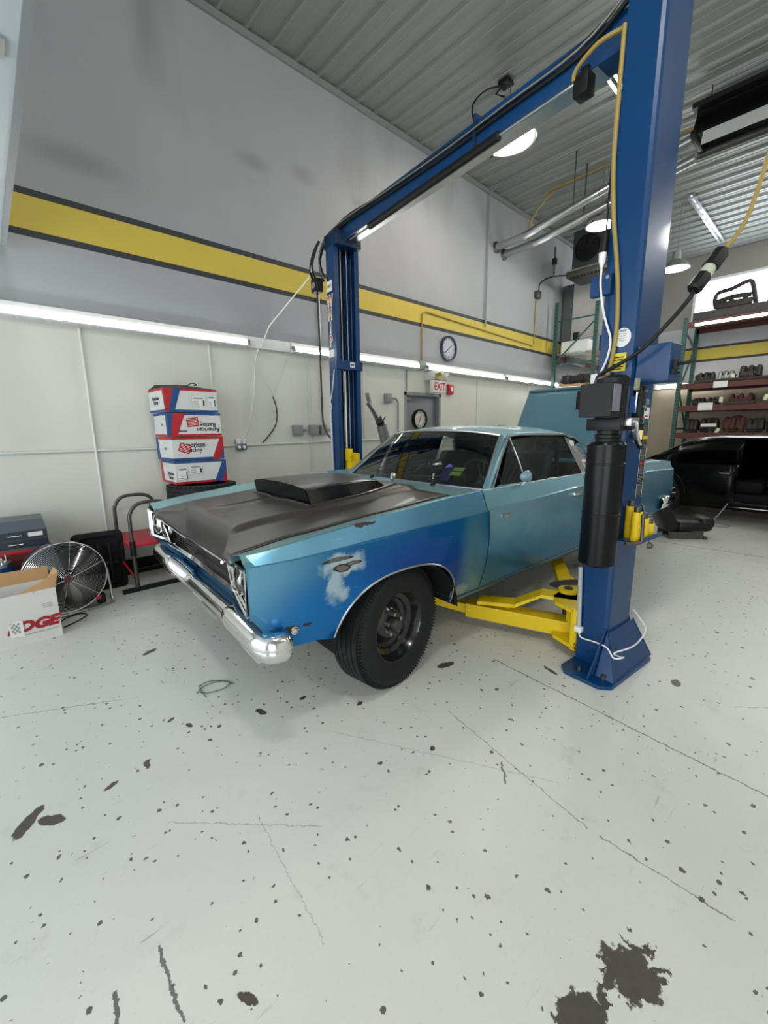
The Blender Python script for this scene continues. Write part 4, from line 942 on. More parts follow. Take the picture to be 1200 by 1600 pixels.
for nm, z0, z1, mm in (('decal_band', 1.425, 1.44, mat('decal_green', srgb(40, 96, 70), .5)), ('decal_band', 1.335, 1.352, M_['yellow']), ('decal_band', 1.195, 1.207, M_['red'])): MB().b2((.188, -.0022, z0), (.252, -.0015, z1)).build(nm, mm, dc, smooth=None)
q = MB()
zz = 1.415; i = 0
while zz > 1.02:
    if not (1.325 < zz < 1.355 or 1.19 < zz < 1.212): q.b2((.195, -.0021, zz), (.195+.036+.014*((i*7) % 3)/2, -.0016, zz+.0022))
    zz -= .0085; i += 1
q.build('decal_text_lines', M_['greybox'], dc, smooth=None)
q = MB()
for xx in (.183, .255): q.b2((xx, -.0022, 1.01), (xx+.002, -.0015, 1.44))
q.build('decal_border', M_['paper'], dc, smooth=None)
# lock/control box on the back of the near column, small box on its left edge
bx = MB().b2((.03, -.155, 1.62), (.16, -.002, 1.80), .004); bo_ = bx.build('lock_cover_box', M_['liftblue'], c1, smooth=None)
q = MB().tube([(.08, -.16, 1.70), (.08, -.20, 1.70), (.11, -.23, 1.71)], .008); q.b2((.06, -.175, 1.655), (.075, -.157, 1.72)); q.cyl((.05, -.165, 1.665), (.12, -.165, 1.665), .009); q.build('lock_lever', M_['black'], bo_)
bx = MB().b2((-.035, .13, 2.07), (-.001, .235, 2.17), .004); b1 = bx.build('pulley_cover', M_['liftblue'], c1, smooth=None); MB().cyl((-.036, .145, 2.15), (-.042, .145, 2.15), .009).build('cover_bolt', M_['chrome'], b1)
# power unit -----------------------------------------------------------
TX, TY = -.135, .030
pu = MB().lathe((TX, TY, 0), (0, 0, 1), [(.0001, .68), (.082, .682), (.091, .692), (.091, .955), (.093, .957), (.093, .963), (.091, .965), (.091, 1.215), (.093, 1.217), (.093, 1.223), (.091, 1.225), (.090, 1.315), (.082, 1.328), (.0001, 1.33)], 40)
po = pu.build('power_unit_tank', M_['blackgloss'], LIFT, smooth=30)
MB().lathe((TX, TY, 0), (0, 0, 1), [(.055, 1.33), (.055, 1.345), (.062, 1.35), (.062, 1.362), (.05, 1.366), (.05, 1.385)], 24).build('pump_neck', M_['black'], po)
MB().b2((TX-.06, TY-.085, 1.385), (TX+.07, TY+.085, 1.445), .004).build('pump_block', M_['black'], po)
MB().lathe((TX, TY, 0), (0, 0, 1), [(.0001, 1.445), (.070, 1.446), (.072, 1.60), (.078, 1.602), (.078, 1.635), (.060, 1.65), (.0001, 1.652)], 32).build('motor', M_['black'], po)
eb = MB().b2((TX-.15, TY-.075, 1.45), (TX-.06, TY+.080, 1.608), .003).build('electrical_box', M_['black'], po, smooth=None)
MB().b2((TX-.14, TY-.0785, 1.475), (TX-.07, TY-.075, 1.60)).build('tape_strip', mat('grey_plastic_film', srgb(120, 120, 134), .25), po, smooth=None)
MB().b2((TX-.13, TY+.085, 1.49), (TX-.08, TY+.11, 1.58), .003).build('push_button_box', M_['blackmatte'], po)
MB().b2((TX+.055, TY-.092, 1.58), (TX+.09, TY-.08, 1.635)).build('data_plate', mat('data_plate', srgb(150, 152, 128), .5), po, smooth=None)
q = MB().b2((TX+.09, TY-.11, 1.42), (TX+.135, TY-.06, 1.60), .012); q.cyl((TX+.10, TY-.115, 1.585), (TX+.10, TY-.112, 1.585), .01); q.build('start_capacitor', M_['black'], po)
for zz in (1.44, 1.50, 1.575): MB().cyl((TX+.112, TY-.118, zz), (TX+.112, TY-.108, zz), .008).build('cover_screw', M_['dullchrome'], po)
MB().tube([(TX+.075, TY-.085, 1.47), (TX+.072, TY-.09, 1.57)], .006).build('chrome_rod', M_['chrome'], po)
MB().b2((TX+.055, TY-.09, 1.47), (TX+.085, TY-.07, 1.55)).build('blue_label', M_['blueprint'], po, smooth=None)
q = MB().tube([(TX-.01, TY-.09, 1.425), (TX-.005, TY-.13, 1.425), (TX+.0, TY-.135, 1.40), (TX+.02, TY-.135, 1.35), (TX+.045, TY-.14, 1.315)], .009, 8, 3); q.build('release_lever', M_['dullchrome'], po)
MB().b2((TX-.03, TY-.12, 1.405), (TX+.06, TY-.085, 1.445), .004).build('valve_body', M_['dullchrome'], po)
q = MB().tube([(TX+.05, TY-.115, 1.42), (TX+.075, TY-.12, 1.41), (TX+.08, TY-.12, 1.37), (TX+.085, TY-.12, 1.325), (TX+.12, TY-.11, 1.30), (TX+.17, TY-.08, 1.315), (TX+.20, TY-.04, 1.36)], .012, 8, 4); q.build('pressure_hose', M_['black'], po)
MB().cyl((TX+.08, TY-.12, 1.34), (TX+.08, TY-.12, 1.385), .015, n=6).build('hose_fitting', mat('brass_fitting', srgb(150, 140, 90), .35, .8), po); MB().cyl((TX+.185, TY-.06, 1.33), (TX+.21, TY-.03, 1.38), .015, n=8).build('hose_fitting', M_['dullchrome'], po)
MB().b2((TX-.02, TY-.03, .75), (-.002, TY+.05, 1.30)).build('mounting_bracket', M_['liftblue2'], po)
# adapter shelf + adapters (loose) on the near column
sh = MB().b2((-.02, -.125, .800), (.27, -.001, .808)); sh.b2((-.02, -.125, .808), (.27, -.121, .825)); sho = sh.build('adapter_shelf', M_['liftblue'], c1, smooth=None)
MB().lathe((.12, -.127, .77), (0, -1, 0), [(.0001, .01), (.012, .01), (.018, .0), (.02, -.01)], 16).build('shelf_bolt', M_['darksteel'], sho)
MB().tube([(-.02, -.13, .96), (-.02, -.135, .84), (-.03, -.135, .815), (-.07, -.11, .81), (-.1, -.09, .812)], .009, 8, 3).build('shelf_hook', M_['darksteel'], sho)
def w2(p):  # lift local to world
    v = Vector(p); v.rotate(Matrix.Rotation(radians(-6), 3, 'Z')); return v+Vector((2.45, .778, 0))
adl = ['tall front-left yellow lift adapter standing on the column shelf', 'tall yellow lift adapter behind the front-left one on the column shelf', 'medium-height yellow lift adapter left of centre on the column shelf', 'medium-height yellow lift adapter right of centre on the column shelf', 'shortest left yellow lift adapter at the right end of the column shelf', 'shortest rightmost yellow lift adapter on the column shelf']
for i, (ax, ay, hh) in enumerate(((.015, -.088, .155), (.060, -.036, .175), (.105, -.088, .112), (.135, -.036, .125), (.190, -.085, .070), (.235, -.060, .075))):
    p = w2((ax, ay, .808)); t = thing('lift_adapter', adl[i], 'lift adapter', p, 0, 'yellow lift adapters on the column shelf')
    MB().lathe((0, 0, 0), (0, 0, 1), [(.0001, 0), (.024, .0), (.025, .003), (.025, hh), (.0001, hh)], 20).build('tube', M_['yellow'], t); MB().lathe((0, 0, 0), (0, 0, 1), [(.017, hh), (.017, hh+.028), (.012, hh+.03), (.0001, hh+.03)], 16).build('pin', M_['darksteel'], t)
# yellow arms, near side --------------------------------------------------
cr = MB().b2((-.01, .175, .06), (.30, .215, .33), .005); cr.b2((.02, .10, .10), (.27, .176, .9)); cro = cr.build('carriage', M_['yellow'], LIFT, smooth=30)
for zz in (.075, .30):
    q = MB().loft([[Vector((-.02, .20, zz)), Vector((.31, .20, zz)), Vector((.33, .30, zz)), Vector((.24, .42, zz)), Vector((.10, .40, zz)), Vector((.02, .34, zz))], [Vector((-.02, .20, zz+.022)), Vector((.31, .20, zz+.022)), Vector((.33, .30, zz+.022)), Vector((.24, .42, zz+.022)), Vector((.10, .40, zz+.022)), Vector((.02, .34, zz+.022))]])
    q.build('arm_yoke', M_['yellow'], cro, smooth=None)
pv = MB().cyl((.235, .375, .30), (.235, .375, .345), .062, n=32); pv.build('pivot_boss', M_['yellow'], cro, smooth=30); MB().cyl((.235, .375, .06), (.235, .375, .352), .028, n=20).build('pivot_pin', M_['darksteel'], cro)
def bar(q, a, b, w, z0a, z1a, z0b, z1b):
    a, b = Vector((*a, 0)), Vector((*b, 0)); d = (b-a).normalized(); n_ = Vector((-d.y, d.x, 0))*w/2
    q.loft([[a-n_+Vector((0, 0, z0a)), a+n_+Vector((0, 0, z0a)), a+n_+Vector((0, 0, z1a)), a-n_+Vector((0, 0, z1a))], [b-n_+Vector((0, 0, z0b)), b+n_+Vector((0, 0, z0b)), b+n_+Vector((0, 0, z1b)), b-n_+Vector((0, 0, z1b))]])
ar = MB(); bar(ar, (.20, .27), (-.13, .93), .13, .06, .165, .075, .175); bar(ar, (.13, .40), (.20, .26), .13, .06, .30, .06, .30) if False else None
ao = ar.build('front_arm', M_['yellow'], LIFT, smooth=None); bevel(ao, .006)
q = MB(); bar(q, (-.11, .88), (-.26, 1.36), .095, .09, .16, .10, .165); bevel(q.build('arm_extension', M_['yellow'], ao, smooth=None), .004)
q = MB(); bar(q, (-.12, .84), (.01, .63), .12, .195, .22, .205, .23); bar(q, (.01, .63), (.10, .49), .12, .205, .23, .30, .32); bar(q, (.10, .49), (.20, .29), .13, .30, .322, .30, .322)
q.b2((-.02, .66, .165), (.05, .74, .205)); q.build('arm_top_strap', M_['yellow'], ao, smooth=None)
q = MB(); bar(q, (.19, .235), (.205, .30), .16, .06, .30, .06, .30); q.build('arm_end_plate', M_['yellow'], ao, smooth=None)
q = MB().cyl((-.24, 1.30, .16), (-.24, 1.30, .20), .05); q.cyl((-.24, 1.30, .20), (-.24, 1.30, .225), .065); q.build('lift_pad', M_['black'], ao)
ar = MB(); bar(ar, (.30, .36), (.62, .62), .12, .18, .28, .18, .28); bar(ar, (.62, .62), (1.20, 1.05), .10, .19, .26, .20, .26); rao = ar.build('rear_arm', M_['yellow'], LIFT, smooth=None); bevel(rao, .005)
q = MB(); rg = [Vector((.34+.33*cos(a), .20+.37*sin(a), .285)) for a in [radians(20+d*8) for d in range(10)]]; 
q.loft([[p+Vector((0, 0, dz)) for p in rg]+[p*.82+Vector((.06, .05, dz+.05)) for p in rg[::-1]] for dz in (0, .02)]); q.build('arm_restraint_gear', M_['darksteel'], rao, smooth=None)
# far-side arms, mostly under the car
ar = MB(); bar(ar, (.14, 2.80), (-.15, 2.2), .12, .06, .165, .07, .165); ar2 = ar.build('front_arm', M_['yellow'], LIFT, smooth=None)
ar = MB(); bar(ar, (.20, 2.80), (.9, 2.2), .12, .06, .165, .07, .165); ar.build('rear_arm', M_['yellow'], LIFT, smooth=None)
# cords and work lights tied to the columns (things of their own)
def wtube(name, pts, r, m, lb, cat, sm=4):
    return tag(MB().tube([w2(p) for p in pts], r, 8, sm).build(name, M_[m] if isinstance(m, str) else m), lb, cat)
wtube('extension_cord', [(-.012, .176, 3.25), (-.012, .178, 2.96), (-.014, .176, 2.69), (-.014, .152, 2.43), (-.014, .122, 2.24), (-.014, .102, 2.09), (-.014, .09, 1.91), (-.014, .10, 1.75), (-.03, .112, 1.655)], .0105, 'yellowhose', 'yellow cord running down the left edge of the near lift column', 'cord')
wtube('extension_cord', [(-.01, .184, 2.9), (-.012, .186, 2.5), (-.012, .182, 2.33), (-.012, .180, 2.25)], .005, 'black', 'thin black cord beside the yellow cord on the near lift column', 'cord')
t = thing('white_power_cord', 'white cord with white plug hanging through the small blue cover on the near column', 'cord', w2((-.018, .18, 1.62)), radians(-6))
MB().tube([(-.022, 0, .58), (-.022, -.002, .5), (-.022, -.02, .40), (0, -.03, .33), (0, -.065, .23), (0, -.06, .15), (0, -.035, .08), (-.02, -.02, .03)], .0055, 8, 5).build('cord', M_['white'], t)
MB().lathe((-.022, 0, .58), (0, 0, 1), [(.006, 0), (.009, .01), (.016, .03), (.018, .07), (.0001, .07)], 12).build('plug', M_['white'], t); MB().cyl((-.022, 0, .65), (-.015, 0, .74), .016).build('socket', M_['black'], t); MB().b2((-.03, -.035, -.01), (-.01, .01, .06), .004).build('plug_block', M_['white'], t)
def led(nm_lb, base, tilt, L, cordpts, lb):
    t = thing('led_work_light', lb, 'work light', w2(base), radians(-6))
    MB().cyl((0, 0, .03), (tilt[0], tilt[1], L), .013, n=12).build('tube', mat('clear_led_tube', srgb(170, 174, 176), .2, .1), t)
    MB().cyl((0, -.004, .03), (tilt[0]-.006, tilt[1]-.004, L), .006, n=8).build('led_strip', M_['white'], t)
    MB().b2((-.018, -.022, -.0), (.016, .022, .035), .004).build('end_cap', M_['white'], t)
    MB().tube(cordpts, .0045, 8, 5).build('cord', M_['white'], t)
led('a', (-.018, .156, .20), (0, .018), .40, [(0, 0, 0), (0, -.02, -.03), (-.012, -.09, -.02), (-.02, -.15, -.015), (-.03, -.19, -.02), (-.05, -.235, -.05), (-.02, -.27, -.04), (0.02, -.235, -.065), (-.03, -.225, -.03), (.08, -.26, -.02), (.22, -.25, -.03), (.34, -.235, .0), (.36, -.19, .05), (.30, -.17, .12)], 'clear tube work light leaning on the near lift column with looped white cord')
led('b', (-.018, 3.00, .60), (0, .008), .88, [(0, .01, .88), (0, .01, 1.0), (.0, -.01, 1.06), (0, .015, 1.10), (0, -.03, 1.2), (-.002, -.09, 1.42)], 'clear tube work light hanging on the far lift column below the strap')
t = thing('disconnect_box', 'black box with hoses at the top left of the far lift column', 'electrical box', w2((-.05, 3.14, 2.80)), radians(-6))
MB().b2((-.04, -.05, 0), (.04, .07, .13), .006).build('box', M_['black'], t); MB().cyl((-.045, .0, .06), (-.055, .0, .06), .03).build('dial', M_['greybox'], t)
MB().tube([(0, .08, .13), (0, .14, .25), (.02, .10, .40), (.05, .02, .50)], .014, 8, 4).build('hose', M_['black'], t); MB().tube([(0, .03, .13), (-.01, .08, .28), (.03, .03, .46)], .012, 8, 4).build('hose', M_['black'], t)
MB().tube([(0, .01, 0), (0, 0, -.5), (0, 0, -1.1), (0, -.01, -1.3), (.01, -.06, -1.42), (.05, -.11, -1.50)], .010, 8, 4).build('cable', mat('black_red_cable', (.03, .012, .014), .5), t)
tag(MB().tube([w2((-.05, 3.25, 3.09)), w2((-.05, 3.27, 3.0)), (2.60, 4.72, 2.6), (2.52, 4.80, 2.37)], .007, 8, 1).build('pull_cord', M_['white']), 'white cord stretched from the far lift column down to the wall fixtures', 'cord')
tag(MB().tube([(2.52, 4.86, 2.36), (2.47, 4.87, 2.2), (2.42, 4.87, 1.8), (2.33, 4.87, 1.45), (2.24, 4.86, 1.32)], .006, 8, 4).build('hanging_cable', M_['white']), 'thin white cord hanging down the wall to the four-socket outlet box', 'cord')
tag(MB().tube([(2.40, 4.88, 2.3), (2.68, 4.88, 1.83), (2.90, 4.88, 2.28)], .003, 6).build('hanging_cable', M_['wallwhite']), 'thin white string in a V shape on the wall under the fixtures', 'cord')
tag(MB().tube([(2.68, 4.88, 1.82), (2.715, 4.87, 1.68), (2.70, 4.87, 1.5), (2.60, 4.87, 1.36), (2.5, 4.87, 1.27)], .007, 8, 4).build('hanging_cable', M_['black']), 'short black cable end curling on the wall right of the outlet box', 'cord')
# thick black drop cord with coupling, plus the yellow cord it hangs from
P0, P1, P2 = Vector((2.55, .485, 2.18)), Vector((2.42, .55, 2.00)), Vector((2.62, .455, 2.27))
t = thing('cord_coupling', 'large black and clear twist-lock coupling hanging right of the near column', 'connector', P1)
dd = (P2-P1).normalized(); Z0 = Vector((0, 0, 0))
MB().lathe(Z0, dd, [(.0001, 0), (.022, 0), (.032, .01), (.033, .080), (.030, .085)], 8).build('plug', M_['black'], t)
MB().lathe(Z0, dd, [(.027, .08), (.027, .13)], 20, True).build('clear_sleeve', mat('milky_plastic', srgb(176, 182, 160), .3), t)
MB().lathe(Z0, dd, [(.028, .13), (.034, .132), (.035, .215), (.026, .23), (.0001, .231)], 8).build('socket', M_['black'], t)
tag(MB().tube([P1+dd*.0, P1-dd*.03+Vector((-.01, 0, -.02)), w2((-.05, -.15, 1.86)), w2((-.05, -.05, 1.765)), w2((-.06, .07, 1.70)), w2((-.10, .115, 1.665)), w2((-.135, .118, 1.60))], .0095, 10, 5).build('drop_cord', M_['black']), 'thick black cable from the coupling across the near column to the power unit', 'cord')
tag(MB().tube([P1+dd*.225, P2+dd*.10, (2.95, .36, 2.95), (3.5, .1, 3.9), (4.0, -.2, 5.0), (4.0, -.3, CZ-.04)], .009, 8, 4).build('drop_cord', M_['yellowhose']), 'yellow cord dropping from the ceiling to the twist-lock coupling', 'cord')

# ================================================================== LEFT WALL GROUP
# stacked tyres with wheel boxes
def flat_tire(loc, lb, R=.33, W=.235, grp='tires stacked flat under the wheel boxes'):
    T = MB(); h = W/2
    prof = [(.20, -h*.8), (.24, -h), (R-.03, -h*.97), (R-.008, -h*.75)]
    for g in range(4): c = -h*.55+g*h*.36; prof += [(R, c-h*.14), (R, c+h*.14), (R-.007, c+h*.16), (R-.007, c+h*.2)]
    prof += [(R-.008, h*.75), (R-.03, h*.97), (.24, h), (.20, h*.8), (.21, 0), (.20, -h*.8)]
    T.lathe((0, 0, 0), (0, 0, 1), prof, 64)
    for i in range(44):
        a = 2*pi*i/44
        for sd in (-1, 1): T.box((cos(a)*(R-.018), sin(a)*(R-.018), sd*h*.88), (.03, .016, h*.16), rz=a)
    o = T.build('stacked_tire', M_['rubber'], smooth=30); o.location = loc; return tag(o, lb, 'tire', grp)
flat_tire((1.55, 4.40, .119), 'black tire on the floor at the bottom of the stack under the boxes'); flat_tire((1.56, 4.42, .355), 'black tire second from the floor under the boxes'); flat_tire((1.54, 4.39, .592), 'black tire third from the floor under the boxes'); flat_tire((1.56, 4.40, .802), 'topmost black tire directly under the wheel boxes', W=.18)
# wheel boxes
BL = ['topmost white wheel box with blue and red corner on the stack of four', 'second wheel box from the top, printed upside down with red corner', 'third wheel box from the top with a red sticker and black lettering', 'bottom wheel box of the stack with shipping labels and blue corner']
for i in range(4):
    z1 = 1.815-.230*i; z0 = z1-.226; x0 = (1.275, 1.285, 1.30, 1.305)[i]; wd, dp, hh = .50, .46, .222
    t = thing('wheel_box', BL[i], 'cardboard box', (x0, 4.36, z0+.002), radians((1.2, -1.0, .8, -1.0)[i]), 'stacked wheel boxes by the wall')
    b = MB().b2((0, 0, 0), (wd, dp, hh), .004).build('carton', M_['whitecard'], t, smooth=None)
    flip = i < 2   # corner wedge at left for the top two, at right for the lower two
    top_c, bot_c = ((M_['red'], M_['blueprint']), (M_['blueprint'], M_['red']), (M_['red'], M_['blueprint']), (M_['blueprint'], M_['red']))[i]
    F = lambda d=.0015: (Vector((0, -d, 0)), Vector((1, 0, 0)), Vector((0, 0, 1)), Vector((0, 1, 0)))
    S = lambda d=.0015: (Vector((-d, 0, 0)), Vector((0, 1, 0)), Vector((0, 0, 1)), Vector((1, 0, 0)))
    e = .022
    MB().prism([(0, hh-e if i != 2 else hh-e), (wd, hh-e), (wd, hh), (0, hh)], F(), .001).build('top_edge_print', top_c, t, smooth=None)
    MB().prism([(0, 0), (wd, 0), (wd, e), (0, e)], F(), .001).build('bottom_edge_print', bot_c, t, smooth=None)
    MB().prism([(0, hh-e), (dp, hh-e), (dp, hh), (0, hh)], S(), .001).build('top_edge_print', top_c, t, smooth=None)
    MB().prism([(0, 0), (dp, 0), (dp, e), (0, e)], S(), .001).build('bottom_edge_print', bot_c, t, smooth=None)
    if i == 0:
        MB().prism([(0, 0), (.03, 0), (.09, hh), (0, hh)], F(.002), .001).build('corner_print', M_['red'], t, smooth=None); MB().prism([(.03, 0), (.08, 0), (.155, hh), (.085, hh)], F(.0025), .001).build('corner_print', M_['blueprint'], t, smooth=None)
        MB().prism([(0, 0), (.05, 0), (.0, hh*.0), (.05, hh), (0, hh)], S(.002), .001).build('corner_print', M_['red'], t, smooth=None)
    elif i == 1:
        MB().prism([(0, 0), (.02, 0), (.06, hh), (0, hh)], F(.002), .001).build('corner_print', M_['blueprint'], t, smooth=None); MB().prism([(.015, 0), (.075, 0), (.16, hh), (.055, hh)], F(.0025), .001).build('corner_print', M_['red'], t, smooth=None)
        MB().prism([(0, 0), (.06, 0), (.06, hh), (0, hh)], S(.002), .001).build('corner_print', M_['blueprint'], t, smooth=None)
    elif i == 2:
        MB().prism([(wd-.125, 0), (wd, 0), (wd, hh), (wd-.03, hh)], F(.002), .001).build('corner_print', M_['red'], t, smooth=None); MB().prism([(wd-.045, 0), (wd, 0), (wd, hh*.55)], F(.0025), .001).build('corner_print', M_['blueprint'], t, smooth=None)
        MB().prism([(dp-.10, 0), (dp, 0), (dp, hh), (dp-.05, hh)], S(.002), .001).build('corner_print', M_['blueprint'], t, smooth=None)
    else:
        MB().prism([(wd-.13, 0), (wd, 0), (wd, hh), (wd-.03, hh)], F(.002), .001).build('corner_print', M_['blueprint'], t, smooth=None); MB().prism([(wd-.06, 0), (wd, 0), (wd, hh*.5)], F(.0025), .001).build('corner_print', M_['red'], t, smooth=None)
        MB().prism([(dp-.10, 0), (dp, 0), (dp, hh), (dp-.05, hh)], S(.002), .001).build('corner_print', M_['red'], t, smooth=None)
    if i in (0, 3):   # shipping labels
        for lx, lz, lw, lh in (((.25, .055, .13, .10), (.40, .05, .085, .12)) if i == 0 else ((.02, .04, .10, .13), (.13, .09, .13, .09))):
            o = MB().prism([(lx, lz), (lx+lw, lz), (lx+lw, lz+lh), (lx, lz+lh)], F(.003), .001).build('shipping_label', M_['paper'], t, smooth=None)
            MB().prism([(lx+.015, lz+lh*.72), (lx+lw*.85, lz+lh*.72), (lx+lw*.85, lz+lh*.86), (lx+.015, lz+lh*.86)], F(.0036), .0005).build('label_print', M_['greybox'], o, smooth=None)
            MB().prism([(lx+lw*.8, lz+.01), (lx+lw*.92, lz+.01), (lx+lw*.92, lz+lh*.6), (lx+lw*.8, lz+lh*.6)], F(.0036), .0005).build('label_print', M_['darkink'], o, smooth=None)
            q = MB()
            for j in range(3): q.prism([(lx+.012, lz+.014+j*.016), (lx+lw*.5, lz+.014+j*.016), (lx+lw*.5, lz+.019+j*.016), (lx+.012, lz+.019+j*.016)], F(.0036), .0005)
            q.build('label_text_lines', M_['greybox'], o, smooth=None)
            q = MB()
            for (ax, az, bx_, bz) in ((0, 0, lw, .0015), (0, lh-.0015, lw, lh), (0, 0, .0015, lh), (lw-.0015, 0, lw, lh)): q.prism([(lx+ax, lz+az), (lx+bx_, lz+az), (lx+bx_, lz+bz), (lx+ax, lz+bz)], F(.0036), .0005)
            q.build('label_border', M_['greybox'], o, smooth=None)
    else:
        ex = (-1, 0, 0) if i == 1 else (1, 0, 0); ez = (0, 0, -1) if i == 1 else (0, 0, 1); cx = .37 if i == 1 else .20
        zc_ = .085 if i == 1 else .125
        sgz = -1 if i == 1 else 1
        text('print_lettering', 'American', .062, ((cx, -.0025, zc_+sgz*.022), ex, ez, (0, -1, 0)), M_['darkink'], t, .0004, bold=.0012, sx=.95)
        text('print_lettering', 'Racing', .062, ((cx+(-.0 if i == 1 else .0), -.0025, zc_-sgz*.026), ex, ez, (0, -1, 0)), M_['darkink'], t, .0004, bold=.0012, sx=.95)
        rx, rz_, ra = ((.225, .135, .12) if i == 1 else (.115, .115, -.35)); o_ = (Vector((rx, -.004, rz_)), Vector((cos(ra), 0, sin(ra))), Vector((-sin(ra), 0, cos(ra))), Vector((0, 1, 0)))
        st_ = MB().prism([(-.055, -.042), (.055, -.042), (.055, .042), (-.055, .042)], o_, .001).build('red_sticker', M_['red'], t, smooth=None)
        q = MB(); o2 = (o_[0]-Vector((0, .0008, 0)), *o_[1:])
        for j in range(5): q.prism([(-.045, .028-j*.014), (.045, .028-j*.014), (.045, .032-j*.014), (-.045, .032-j*.014)], o2, .0006)
        q.build('sticker_text_lines', M_['paper'], st_, smooth=None)
        MB().prism([(.09, .045), (.165, .045), (.165, .055), (.09, .055)] if i == 1 else [(.33, .135), (.40, .135), (.41, .15), (.40, .165), (.33, .165), (.32, .15)], F(.003), .001).build('hand_hole', M_['darkink'] if i == 1 else M_['whitecard'], t, smooth=None)
    # small block of print on the narrow end
    if i == 0: 
        for j, s_ in enumerate(('American', 'Racing')): text('print_lettering', s_, .05, ((-.003, .24, .13-.04*j), (0, -1, 0), (0, 0, 1), (-1, 0, 0)), M_['darkink'], t, .0004, bold=.001)
    elif i == 3:
        for j, s_ in enumerate(('American', 'Racing')): text('print_lettering', s_, .05, ((-.003, .14, .10-.04*j), (0, -1, 0), (0, 0, 1), (-1, 0, 0)), M_['darkink'], t, .0004, bold=.001)
    else: MB().prism([(.15, .10), (.22, .10), (.22, .125), (.15, .125)], S(.003), .001).build('end_print', M_['greybox'], t, smooth=None)
    if i == 0:
        MB().loft([[Vector((0, 0, hh)), Vector((0, dp, hh)), Vector((.0, dp*.5, hh+.035))], [Vector((wd*.5, 0, hh+.004)), Vector((wd*.5, dp, hh)), Vector((wd*.5, dp*.5, hh+.055))], [Vector((wd, 0, hh)), Vector((wd, dp, hh)), Vector((wd, dp*.5, hh+.01))]]).build('top_flap', M_['darkink'], t, smooth=None)
        MB().tube([(.22, .05, hh+.02), (.3, .1, hh+.06), (.36, .12, hh+.05), (.32, .1, hh+.04)], .004, 6, 4).build('strap_end', M_['black'], t)
# drum fan ---------------------------------------------------------------
t = thing('drum_fan', 'round chrome-grilled floor fan standing behind the open white carton', 'fan', (.31, 4.02, 0), radians(6))
cf = Vector((0, 0, .30)); ax = Vector((0, -1, .06)).normalized(); R = .275
q = MB(); q.tube(q.ring(cf+ax*.05, R, ax, 48), .006, 6, closed=True); 
MB().lathe(cf, ax, [(R, -.10), (R+.004, -.06), (R+.004, .04), (R-.006, .055)], 48).build('shroud', mat('smoky_fan_band', (.10, .10, .105), .2, .9), t)
for i in range(24):
    r = .03+i*.0102; off = .055+.055*cos(min(1, r/R)*pi/2); q.tube(q.ring(cf+ax*off, r, ax, 40), .0019, 4, closed=True)
q.build('front_grille', M_['chrome'], t)
q = MB()
for i in range(6):
    a = i*pi/3+.3; e1 = Vector((1, 0, 0)); e2 = ax.cross(e1); pts = [cf+ax*(.058+.055*cos(rr*pi/2))+(e1*cos(a)+e2*sin(a))*rr*R for rr in (.08, .3, .55, .8, .99)]; q.tube(pts, .0028, 5)
q.build('grille_rib', M_['chrome'], t)
MB().lathe(cf, ax, [(.0001, .125), (.022, .122), (.03, .11)], 20).build('fan_badge', mat('badge_red', srgb(110, 50, 46), .4), t)
q = MB()
for i in range(3):
    a = i*2*pi/3+.5; e1 = Vector((1, 0, 0)); e2 = ax.cross(e1); d1_ = e1*cos(a)+e2*sin(a); d2_ = -e1*sin(a)+e2*cos(a)
    q.grid([[cf+d1_*.05+d2_*.03+ax*.02, cf+d1_*.05-d2_*.03-ax*.02], [cf+d1_*.15+d2_*.09+ax*.03, cf+d1_*.15-d2_*.04-ax*.03], [cf+d1_*.245+d2_*.09+ax*.02, cf+d1_*.24-d2_*.02-ax*.03]])
solid(q.build('blade', mat('grey_fan_blade', (.2, .2, .2), .4, .6), t), .003)
q = MB().cyl(cf-ax*.09, cf+ax*.02, .06); q.build('motor', M_['black'], t)
q = MB(); q.lathe(cf, ax, [(.03, -.10), (.15, -.105), (R, -.095)], 32); q.build('rear_grille', mat('rear_grille_dark', (.03, .03, .032), .6, .3), t)
MB().tube([(-.29, 0, .30), (-.30, 0, .06), (-.28, -.05, .015), (.0, -.07, .015), (.27, -.05, .015), (.30, 0, .06), (.29, 0, .30)], .011, 8, 3).build('stand', M_['dullchrome'], t)
MB().b2((.19, -.04, .02), (.25, .02, .10), .01).build('switch_housing', M_['black'], t); MB().b2((.17, -.07, .07), (.21, -.03, .10), .006).build('red_knob', M_['red'], t)
tag(MB().tube([(.24, 3.72, .006), (.33, 3.78, .006), (.40, 3.86, .006), (.36, 3.93, .006), (.27, 3.90, .006), (.22, 3.82, .006)], .005, 6, 5).build('fan_cord', M_['black']), 'thin black cord looped on the floor right of the open carton', 'cord')
# open carton --------------------------------------------------------------
t = thing('open_carton', 'worn white cardboard carton with open brown flaps and red lettering at the left edge', 'cardboard box', (.22, 3.60, 0), radians(2))
W_, D_, H_ = .62, .27, .355
def card_mat():
    m = bpy.data.materials.new('worn_white_carton'); m.use_nodes = True; k = N(m); v = k.coord(); n = k.noise(v, 6, 6, .7); n2 = k.noise(v, 2, 3)
    b = k.mix(n2, srgb(196, 194, 190), srgb(214, 212, 208)); b = k.mix(k.step(n, .60, .70), b, srgb(150, 142, 132)); k.set('Base Color', b); k.set('Roughness', .8); return m
q = MB(); tk = .006
q.b2((-W_, 0, 0), (0, tk, H_)); q.b2((-W_, D_-tk, 0), (0, D_, H_)); q.b2((-tk, tk, 0), (0, D_-tk, H_)); q.b2((-W_, tk, 0), (-W_+tk, D_-tk, H_)); q.b2((-W_+tk, tk, 0), (-tk, D_-tk, tk))
q.build('carton_wall', card_mat(), t, smooth=None)
